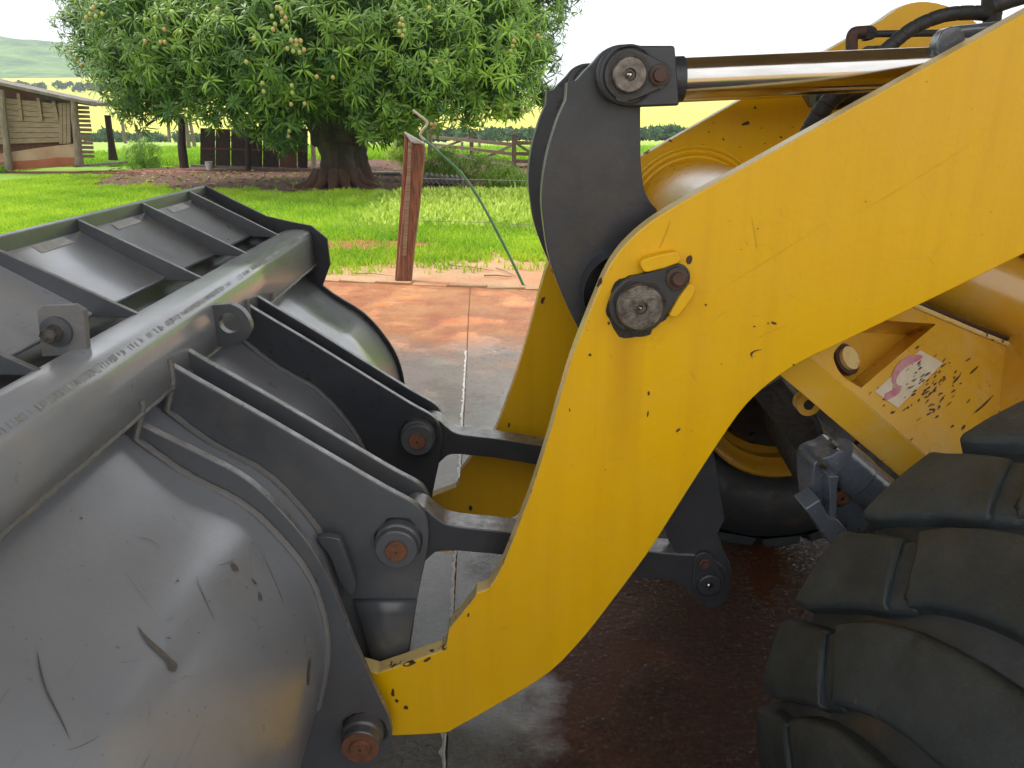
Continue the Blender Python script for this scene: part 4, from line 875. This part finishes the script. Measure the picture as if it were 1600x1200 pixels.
# ---- mango tree
TX = unp(528, 290, Z=0); TB = Vector((TX.x, TX.y, 0))
mt = root('mango_tree', tuple(TB), 'large mango tree with hanging fruit and thick reddish based trunk', 'tree')
def limb(name, pts, rads, par, seg=16):
    P = [Vector(p) for p in spl([tuple(q) for q in pts], 5)]; R_ = [r[0] for r in spl([(r,) for r in rads], 5)]
    return tube(name, P, [r * rnd.uniform(.93, 1.07) for r in R_], M['bark'], par, seg=seg, smooth=60)
def tp(x, y, Y): return unp(x, y, Y)
TYY = TB.y
trunk = limb('trunk', [tp(530, 300, TYY), tp(529, 283, TYY), tp(528, 262, TYY), tp(526, 235, TYY), tp(522, 205, TYY)], [.72, .58, .50, .50, .60], mt, 22)
for pts, rr in (([tp(515, 220, TYY), tp(498, 185, TYY), tp(470, 140, TYY), tp(420, 90, TYY - 1)], [.5, .42, .34, .2]), ([tp(535, 220, TYY), tp(538, 180, TYY), tp(530, 130, TYY), tp(520, 60, TYY)], [.52, .42, .36, .25]),
                ([tp(545, 215, TYY), tp(575, 170, TYY), tp(620, 130, TYY), tp(690, 90, TYY)], [.42, .33, .26, .15]), ([tp(500, 160, TYY), tp(400, 110, TYY), tp(300, 90, TYY - 1), tp(200, 70, TYY - 1)], [.3, .24, .18, .08])):
    limb('branch', pts, rr, mt)
for i in range(7):
    a = -2.9 + i * .45; r = 1.25
    limb('root', [TB + Vector((math.cos(a) * .5, math.sin(a) * .5, .38)), TB + Vector((math.cos(a) * .85, math.sin(a) * .85, .06)), TB + Vector((math.cos(a) * 1.4, math.sin(a) * 1.4, -.06))], [.22, .12, .05], mt, 8)
def cluster(nl, tint, seed, L_=.35, Wd=.036):
    r = np.random.RandomState(seed); V_ = []; F_ = []; T_ = []
    for k in range(nl):
        az = 2 * math.pi * (k + r.uniform(-.3, .3)) * .382 * 1.0; el = math.radians(r.uniform(-35, 62)); l = L_ * r.uniform(.7, 1.15); wd = Wd * r.uniform(.8, 1.2)
        d = np.array([math.cos(az) * math.cos(el), math.sin(az) * math.cos(el), math.sin(el)]); side = np.array([-math.sin(az), math.cos(az), r.uniform(-.4, .4)]); side /= np.linalg.norm(side)
        b0 = len(V_); dr = l * r.uniform(.25, .6)
        pt = [d * .02, d * l * .35, d * l * .72 - np.array([0, 0, dr * .35]), d * l * .95 - np.array([0, 0, dr])]
        V_ += [pt[0], pt[1] + side * wd * .5, pt[1] - side * wd * .5, pt[2] + side * wd * .42, pt[2] - side * wd * .42, pt[3]]
        F_ += [(b0, b0 + 1, b0 + 2), (b0 + 1, b0 + 3, b0 + 4), (b0 + 1, b0 + 4, b0 + 2), (b0 + 3, b0 + 5, b0 + 4)]
        T_ += [tint + r.uniform(-.1, .1)] * 6
    return np.array(V_), np.array(F_), np.array(T_)
def mesh_np(name, V_, F_, T_, mat):
    me = bpy.data.meshes.new(name); nv, nf = len(V_), len(F_)
    me.vertices.add(nv); me.vertices.foreach_set('co', V_.astype(np.float32).ravel())
    k = F_.shape[1]; me.loops.add(nf * k); me.loops.foreach_set('vertex_index', F_.astype(np.int32).ravel())
    me.polygons.add(nf); me.polygons.foreach_set('loop_start', np.arange(0, nf * k, k, dtype=np.int32)); me.polygons.foreach_set('loop_total', np.full(nf, k, dtype=np.int32))
    me.update(calc_edges=True); at = me.attributes.new('tint', 'FLOAT', 'POINT'); at.data.foreach_set('value', np.clip(T_, 0, 1).astype(np.float32))
    me.materials.append(mat); return me
blobs = [(190, 60, 23, 1.65, .35), (175, -5, 24, 1.5, .3), (232, 130, 22, 1.45, .35), (255, 30, 21, 1.9, .4), (300, 105, 21, 1.6, .45), (225, 180, 23, 1.0, .3), (285, 165, 22, .7, .3), (335, 130, 22, 1.0, .3), (345, 40, 20.5, 1.8, .45), (395, 110, 20, 1.7, .35), (430, 185, 20, 1.05, .3), (395, 170, 21, .9, .3), (450, 40, 19.5, 2.0, .45),
         (560, 50, 20, 2.0, .45), (500, 110, 20.5, 1.3, .25), (590, 150, 20, 1.45, .5), (600, 205, 20.5, .75, .4), (560, 190, 21, .6, .4), (640, 95, 20, 1.8, .5), (672, 165, 20, .95, .5), (735, 55, 21, 1.9, .5), (775, 125, 20.6, 1.25, .85), (730, 165, 20.6, .8, .6), (812, 28, 23, 1.35, .45), (826, 95, 24, .95, .4), (850, 165, 25.5, .5, .4), (800, 165, 23, .7, .6), (450, 225, 20.3, .5, .3),
         (300, 20, 26, 2.8, .2), (460, 20, 27, 3.0, .15), (600, 40, 27, 2.9, .15), (735, 60, 26, 2.4, .2), (300, -50, 23, 2.3, .4), (500, -60, 23, 2.4, .4), (690, -50, 23, 2.2, .4), (150, -60, 25, 1.6, .3), (840, -30, 24, 1.5, .4), (640, 225, 28, .6, .3)]
BC = np.array([tuple(unp(b[0], b[1] - ((26 if b[0] < 350 else 18) if b[1] > 115 else 4), b[2])) for b in blobs]); BR = np.array([b[3] for b in blobs])
pts = []
for bi, b in enumerate(blobs):
    cnt = int(85 * b[3] ** 2 * (1 if b[2] < 25.9 else .5)); 
    for _ in range(cnt):
        d = NR.normal(size=3); d /= np.linalg.norm(d)
        if d[1] > .55: continue
        rr = b[3] * (NR.uniform(.78, 1.03) if NR.rand() < .8 else NR.uniform(.4, .8)); sc = np.array([1, 1, .92])
        p = BC[bi] + d * rr * sc
        dd = np.linalg.norm((p - BC) , axis=1) / BR; dd[bi] = 9
        if dd.min() < .62 or p[2] < .35: continue
        # bumpy silhouette
        pts.append((p, d, np.clip(b[4] - .01 + NR.normal() * .17 + .12 * d[2], 0, 1)))
pts.sort(key=lambda q: q[0][1])
vis = [q for q in pts if q[0][2] < 6.1]; hid = [q for q in pts if q[0][2] >= 6.1]
first, rest = vis[:300], vis[300:] + hid
var = []
for i in range(8):
    t = i / 7 * .9 + .05; V_, F_, T_ = cluster(13, t, i); var.append(mesh_np('leaf_cluster', V_, F_, T_, M['leaf']))
for p, d, t in first:
    o = bpy.data.objects.new('leaf_cluster', var[min(7, int(t * 8))]); COL.objects.link(o); o.parent = mt; o.location = Vector(p) - mt.location
    q = Vector((d[0] * .6, d[1] * .6 - .2, d[2] * .5 + .45)).to_track_quat('Z', 'Y'); o.rotation_euler = (q @ Matrix.Rotation(rnd.uniform(0, 6.28), 3, 'Z').to_quaternion()).to_euler(); s_ = rnd.uniform(.8, 1.2); o.scale = (s_, s_, s_)
base = [cluster(13, 0, 20 + i) for i in range(10)]
AV, AF, AT = [], [], []; nv = 0
for p, d, t in rest:
    V_, F_, T_ = base[NR.randint(10)]
    q = Vector((d[0] * .6, d[1] * .6 - .2, d[2] * .5 + .45)).to_track_quat('Z', 'Y') @ Matrix.Rotation(rnd.uniform(0, 6.28), 3, 'Z').to_quaternion()
    R3 = np.array(q.to_matrix()) * rnd.uniform(.8, 1.25)
    AV.append(V_ @ R3.T + p); AF.append(F_ + nv); AT.append(T_ + t); nv += len(V_)
me = mesh_np('crown', np.concatenate(AV) - np.array(TB), np.concatenate(AF), np.concatenate(AT), M['leaf'])
cr = bpy.data.objects.new('crown', me); COL.objects.link(cr); cr.parent = mt; cr['kind'] = 'stuff'
# dark twiggy heart so the crown is not hollow
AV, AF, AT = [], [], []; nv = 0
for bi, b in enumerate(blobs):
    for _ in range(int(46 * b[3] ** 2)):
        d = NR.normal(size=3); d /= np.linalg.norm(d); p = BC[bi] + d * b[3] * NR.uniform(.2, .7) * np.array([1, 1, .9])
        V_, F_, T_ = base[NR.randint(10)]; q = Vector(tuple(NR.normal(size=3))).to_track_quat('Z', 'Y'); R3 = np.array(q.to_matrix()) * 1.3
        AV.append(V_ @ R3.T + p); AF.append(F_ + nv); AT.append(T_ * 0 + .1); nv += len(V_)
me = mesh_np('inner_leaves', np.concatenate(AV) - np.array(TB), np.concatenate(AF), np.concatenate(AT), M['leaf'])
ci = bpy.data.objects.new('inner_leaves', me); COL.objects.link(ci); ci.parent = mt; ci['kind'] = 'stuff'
# fruit
bmf = bmesh.new(); bmesh.ops.create_icosphere(bmf, subdivisions=2, radius=.045); 
for v in bmf.verts: v.co.z *= 1.2
fm = bpy.data.meshes.new('mango'); bmf.to_mesh(fm); bmf.free(); fm.materials.append(M['mango']); fm.polygons.foreach_set('use_smooth', [True] * len(fm.polygons))
crb = BVHTree.FromPolygons([Vector(v) for v in BC], [(0, 1, 2)])
fr_px = [(433, 12), (440, 20), (446, 28), (425, 26), (430, 38), (441, 34), (448, 42), (427, 46), (438, 14), (455, 63), (463, 64), (470, 64), (458, 80), (468, 82), (475, 78), (449, 76), (463, 70), (628, 30), (630, 40), (625, 38), (632, 48), (624, 50), (629, 56), (227, 31), (243, 27), (257, 46), (283, 50), (258, 66), (251, 66), (227, 65), (341, 15), (397, 60), (385, 97), (456, 134), (457, 145), (412, 143), (410, 130), (455, 163), (476, 162), (452, 205), (451, 213), (803, 64), (801, 72), (798, 80), (840, 56), (844, 60), (788, 165), (797, 176), (790, 182), (816, 172), (824, 173), (752, 185), (728, 196), (674, 194), (680, 194), (678, 199), (141, 22), (150, 26), (146, 12), (160, 22), (135, 28), (110, 82), (118, 92), (123, 98), (127, 102), (682, 97), (671, 13), (520, 121), (495, 120)]
for i, (x, y) in enumerate(fr_px):
    d = ray(x, y).normalized(); bestt = None; o0 = np.array([0, 0, EYE]); dn = np.array(d)
    for c_, r_ in zip(BC, BR):
        oc = o0 - c_; bq = oc @ dn; cq = oc @ oc - (r_ * 1.12) ** 2; D = bq * bq - cq
        if D > 0:
            t = -bq - math.sqrt(D); bestt = t if bestt is None else min(bestt, t)
    if bestt is None: bestt = 22.5
    o = bpy.data.objects.new('mango', fm); COL.objects.link(o); o.parent = mt; o.location = Vector((0, 0, EYE)) + d * bestt - mt.location
# second tree: trunk seen just behind
t2 = root('tree', tuple(unp(560, 280, Z=0)), 'second dark tree trunk standing just right of the mango trunk', 'tree')
ty2 = unp(560, 280, Z=0).y
limb('trunk', [tp(560, 284, ty2), tp(558, 262, ty2), tp(556, 235, ty2), tp(552, 200, ty2), tp(560, 150, ty2)], [.60, .42, .34, .30, .26], t2)
AV, AF, AT = [], [], []; nv = 0; c2 = np.array(unp(600, 95, ty2))
for _ in range(500):
    d = NR.normal(size=3); d /= np.linalg.norm(d); p = c2 + d * NR.uniform(.5, 1, 1) * np.array([3.0, 1.6, 1.9])
    V_, F_, T_ = base[NR.randint(10)]; AV.append(V_ * 1.2 + p); AF.append(F_ + nv); AT.append(T_ + .3); nv += len(V_)
c2o = bpy.data.objects.new('crown', mesh_np('crown', np.concatenate(AV) - np.array(t2.location), np.concatenate(AF), np.concatenate(AT), M['leaf'])); COL.objects.link(c2o); c2o.parent = t2; c2o['kind'] = 'stuff'
# fallen mangoes on the soil
for i, (x, y) in enumerate([(429, 305), (425, 303), (384, 292), (395, 267), (412, 276), (465, 287), (434, 285), (327, 278), (481, 312), (254, 268), (300, 273), (352, 278), (505, 300), (367, 296), (448, 278), (596, 300), (560, 305)]):
    p = unp(x, y, Z=.03); o = bpy.data.objects.new('fallen_mango', fm); COL.objects.link(o); o.location = p; o.rotation_euler = (1.4, 0, rnd.uniform(0, 6))
    tag(o, 'yellow fallen mango lying on the ground near the mango tree', 'mango', 'fallen mangoes')

# ---- grass, weeds and litter (uncountable)
def tufts(name, n, xr, yr, h, wdt, mask, mat, tint=(.5, .3), label=None, blades=4, zf=-.03, cat='grass'):
    X = NR.uniform(xr[0], xr[1], n); u = NR.uniform(0, 1, n); Y = yr[0] + (yr[1] - yr[0]) * u ** 1.5
    keep = np.array([mask(x, y) for x, y in zip(X, Y)]); X = X[keep]; Y = Y[keep]; n = len(X)
    X = np.repeat(X, blades) + NR.normal(size=n * blades) * .03; Y = np.repeat(Y, blades) + NR.normal(size=n * blades) * .03; N = n * blades
    az = NR.uniform(0, 2 * np.pi, N); H = h * NR.uniform(.5, 1.3, N); ln = NR.uniform(.1, .8, N) * H; z0 = np.full(N, zf) if not callable(zf) else np.array([zf(a, b) for a, b in zip(X, Y)])
    sx, sy = -np.sin(az) * wdt / 2, np.cos(az) * wdt / 2; dx, dy = np.cos(az) * ln, np.sin(az) * ln
    V_ = np.stack([np.stack([X + sx, Y + sy, z0], 1), np.stack([X - sx, Y - sy, z0], 1), np.stack([X + dx * .35 - sx, Y + dy * .35 - sy, z0 + H * .6], 1), np.stack([X + dx, Y + dy, z0 + H], 1)], 1).reshape(-1, 3)
    i0 = np.arange(N) * 4; F_ = np.concatenate([np.stack([i0, i0 + 1, i0 + 2], 1), np.stack([i0, i0 + 2, i0 + 3], 1)])
    T_ = np.repeat(tint[0] + tint[1] * NR.normal(size=N) + .22 * np.sin(X * 1.1) * np.sin(Y * .7 + X * .3) + .2 * np.sin(X * 3.1 + Y) * np.sin(Y * 2.3 - X), 4)
    o = bpy.data.objects.new(name, mesh_np(name, V_, F_, T_, mat)); COL.objects.link(o)
    return tag(o, label, cat, kind='stuff')
def soil_in(x, y): return ((x + 3.6) / 10.2) ** 2 + ((y - 28.6) / 7.9) ** 2 < 1 + .12 * math.sin(x * 2.1) + .06 * math.sin(x * 7)
def edge_y(x): return 10.5 + .3 * math.sin(x * 1.3 + 1) + .22 * math.sin(x * 3.7) + .12 * math.sin(x * 9) - .45 * (x > .2)
def lawn_ok(x, y):
    if soil_in(x, y): return NR.rand() < .015
    e = y - edge_y(x)
    if e < 0: return NR.rand() < max(0, .30 + e * .35)
    if ((x + 1.9) / 1.0) ** 2 + ((y - 11.9) / .5) ** 2 < 1: return NR.rand() < .15
    return abs(x + .3) < y * .72
tufts('lawn_grass', 62000, (-15, 3), (9.6, 27), .10, .016, lawn_ok, M['grass'], (.55, .22), 'bright short green grass of the lawn', 5)
tufts('rough_grass', 30000, (-20, 12), (24, 48), .30, .03, lambda x, y: not soil_in(x, y) and not (-17.5 < x < -10 and y < 32) and not (2 < x < 9 and 25.2 < y < 30), M['grass'], (.35, .25), 'longer rough grass in front of the pasture', 4)
tufts('weeds', 6500, (-2.9, 2.2), (12.6, 20.5), .16, .02, lambda x, y: NR.rand() < min(1, max(0, (x + 3.0) / 1.2)) * min(1, max(0, (y - 12.6) / 5)) * (.3 + .7 * (math.sin(x * 2.3 + y) > -.2)), M['weed'], (.75, .28), 'tall flowering weeds around the stacked roof tiles', 9, cat='weeds')
tufts('weed_flowers', 5200, (-2.4, 2.2), (12.8, 19.5), .10, .06, lambda x, y: NR.rand() < .8 * min(1, max(0, (x + 2.6) / 1.0)) * min(1, max(0, (y - 12.6) / 2.5)), M['weed'], (1.1, .1), 'pale yellow green flower heads above the weeds', 1, zf=.16, cat='weeds')
def bush(px, py, Y_, r, n_, lb, tint=.4, flat=.8, nm='bush'):
    c = np.array(unp(px, py, Y_)); AV, AF, AT = [], [], []; nv = 0
    for _ in range(n_):
        d = NR.normal(size=3); d /= np.linalg.norm(d); p = c + d * r * NR.uniform(.4, 1) * np.array([1, .8, flat])
        V_, F_, T_ = base[NR.randint(10)]; AV.append(V_ * .8 + p); AF.append(F_ + nv); AT.append(T_ + tint + NR.normal() * .12); nv += len(V_)
    rt = root(nm, (c[0], c[1], 0), lb, 'bush')
    o = bpy.data.objects.new('foliage', mesh_np('foliage', np.concatenate(AV) - np.array(rt.location), np.concatenate(AF), np.concatenate(AT), M['weed'])); COL.objects.link(o); o.parent = rt; o['kind'] = 'stuff'
bush(222, 240, 31.5, .8, 120, 'small dark bush at the foot of the leaning pasture post', .15)
bush(690, 262, 25, .9, 150, 'round green bush behind the stacked roof tiles', .35)
bush(745, 265, 26, 1.2, 160, 'wide low bush before the timber fence', .3, .5)
bush(790, 285, 22, .9, 140, 'low bush left of the dark lever, behind the weeds', .4, .5)
bush(630, 235, 29, .7, 110, 'yellowish shrub behind the top of the wooden post', .8)
# leaf litter
def litter():
    n = 1500; X = NR.uniform(-15, 3, n); Y = NR.uniform(20, 33, n); k = np.array([soil_in(a, b) for a, b in zip(X, Y)]); X, Y = X[k], Y[k]; n = len(X)
    a = NR.uniform(0, 6.28, n); l = NR.uniform(.04, .11, n); c, s = np.cos(a) * l, np.sin(a) * l
    V_ = np.stack([np.stack([X + c, Y + s, np.full(n, .02)], 1), np.stack([X - s * .3, Y + c * .3, np.full(n, .05)], 1), np.stack([X - c, Y - s, np.full(n, .02)], 1), np.stack([X + s * .3, Y - c * .3, np.full(n, .01)], 1)], 1).reshape(-1, 3)
    i0 = np.arange(n) * 4; o = bpy.data.objects.new('fallen_leaves', mesh_np('fallen_leaves', V_, np.stack([i0, i0 + 1, i0 + 2, i0 + 3], 1), np.repeat(NR.uniform(0, 1, n), 4), M['litter'])); COL.objects.link(o)
    tag(o, 'dry leaves littering the bare soil under the tree', 'leaves', kind='stuff')
M['litter'] = leafmat('dry_leaf', (.12, .07, .04), (.5, .36, .14), .8, .1); litter()
# far woods: clumped crowns
def woods(name, spots, lb, mat='far_leaf'):
    AV, AF, AT = [], [], []; nv = 0
    for (x, y, z, r, t) in spots:
        n = 150; d = NR.normal(size=(n, 3)); d /= np.linalg.norm(d, axis=1)[:, None]; d[:, 2] = np.abs(d[:, 2]) * .9 - .1
        P = np.array([x, y, z]) + d * r * NR.uniform(.7, 1.05, (n, 1)); s = r * .22
        A_ = P + NR.normal(size=(n, 3)) * s; B_ = P + NR.normal(size=(n, 3)) * s; C_ = P + NR.normal(size=(n, 3)) * s
        V_ = np.stack([A_, B_, C_], 1).reshape(-1, 3); F_ = np.arange(3 * n).reshape(-1, 3) + nv
        AV.append(V_); AF.append(F_); AT.append(np.repeat(t + .25 * NR.normal(size=n), 3)); nv += 3 * n
    o = bpy.data.objects.new(name, mesh_np(name, np.concatenate(AV), np.concatenate(AF), np.concatenate(AT), M[mat])); COL.objects.link(o); tag(o, lb, 'trees', kind='stuff')
sp_ = []
for i in range(170):
    x = rnd.uniform(-30, 95); y = 168 + rnd.uniform(-12, 14); r = rnd.uniform(1.1, 2.3)
    sp_.append((x, y, hp(x, y) + r * .45, r, rnd.uniform(.15, .6)))
woods('far_wood', sp_, 'dark green belt of trees beyond the pasture on the right')
sp_ = []
for i in range(120):
    x = rnd.uniform(-190, -60); y = 150 + rnd.uniform(0, 45) ; r = rnd.uniform(.9, 2.2); sp_.append((x, y, hp(x, min(y, 190)) + r * .3, r, rnd.uniform(.3, .8)))
woods('far_hedge', sp_, 'low far hedge and bushes behind the tree on the left')
sp_ = []
for i in range(200):
    x = rnd.uniform(-640, -230); y = 480 + rnd.uniform(-10, 60); r = rnd.uniform(1.5, 3.5); sp_.append((x, y, hc(x, y) + r * .4, r, rnd.uniform(.2, .6)))
woods('hedge_line', sp_, 'thin distant line of trees across the yellow field')
# ---- air: thin even haze round everything
hz = box('haze', (0, 350, 110), (4600, 2200, 224 + 0), bpy.data.materials.new('haze_air'))
hm = hz.data.materials[0]; hm.use_nodes = True; ht = hm.node_tree; ht.nodes.remove(ht.nodes['Principled BSDF'])
pv = ht.nodes.new('ShaderNodeVolumePrincipled'); pv.inputs['Color'].default_value = (.88, .93, 1, 1); pv.inputs['Density'].default_value = .00045
ht.links.new(pv.outputs[0], ht.nodes['Material Output'].inputs['Volume']); hz['kind'] = 'stuff'; hz['label'] = 'thin pale haze over the far fields'; hz['category'] = 'haze'
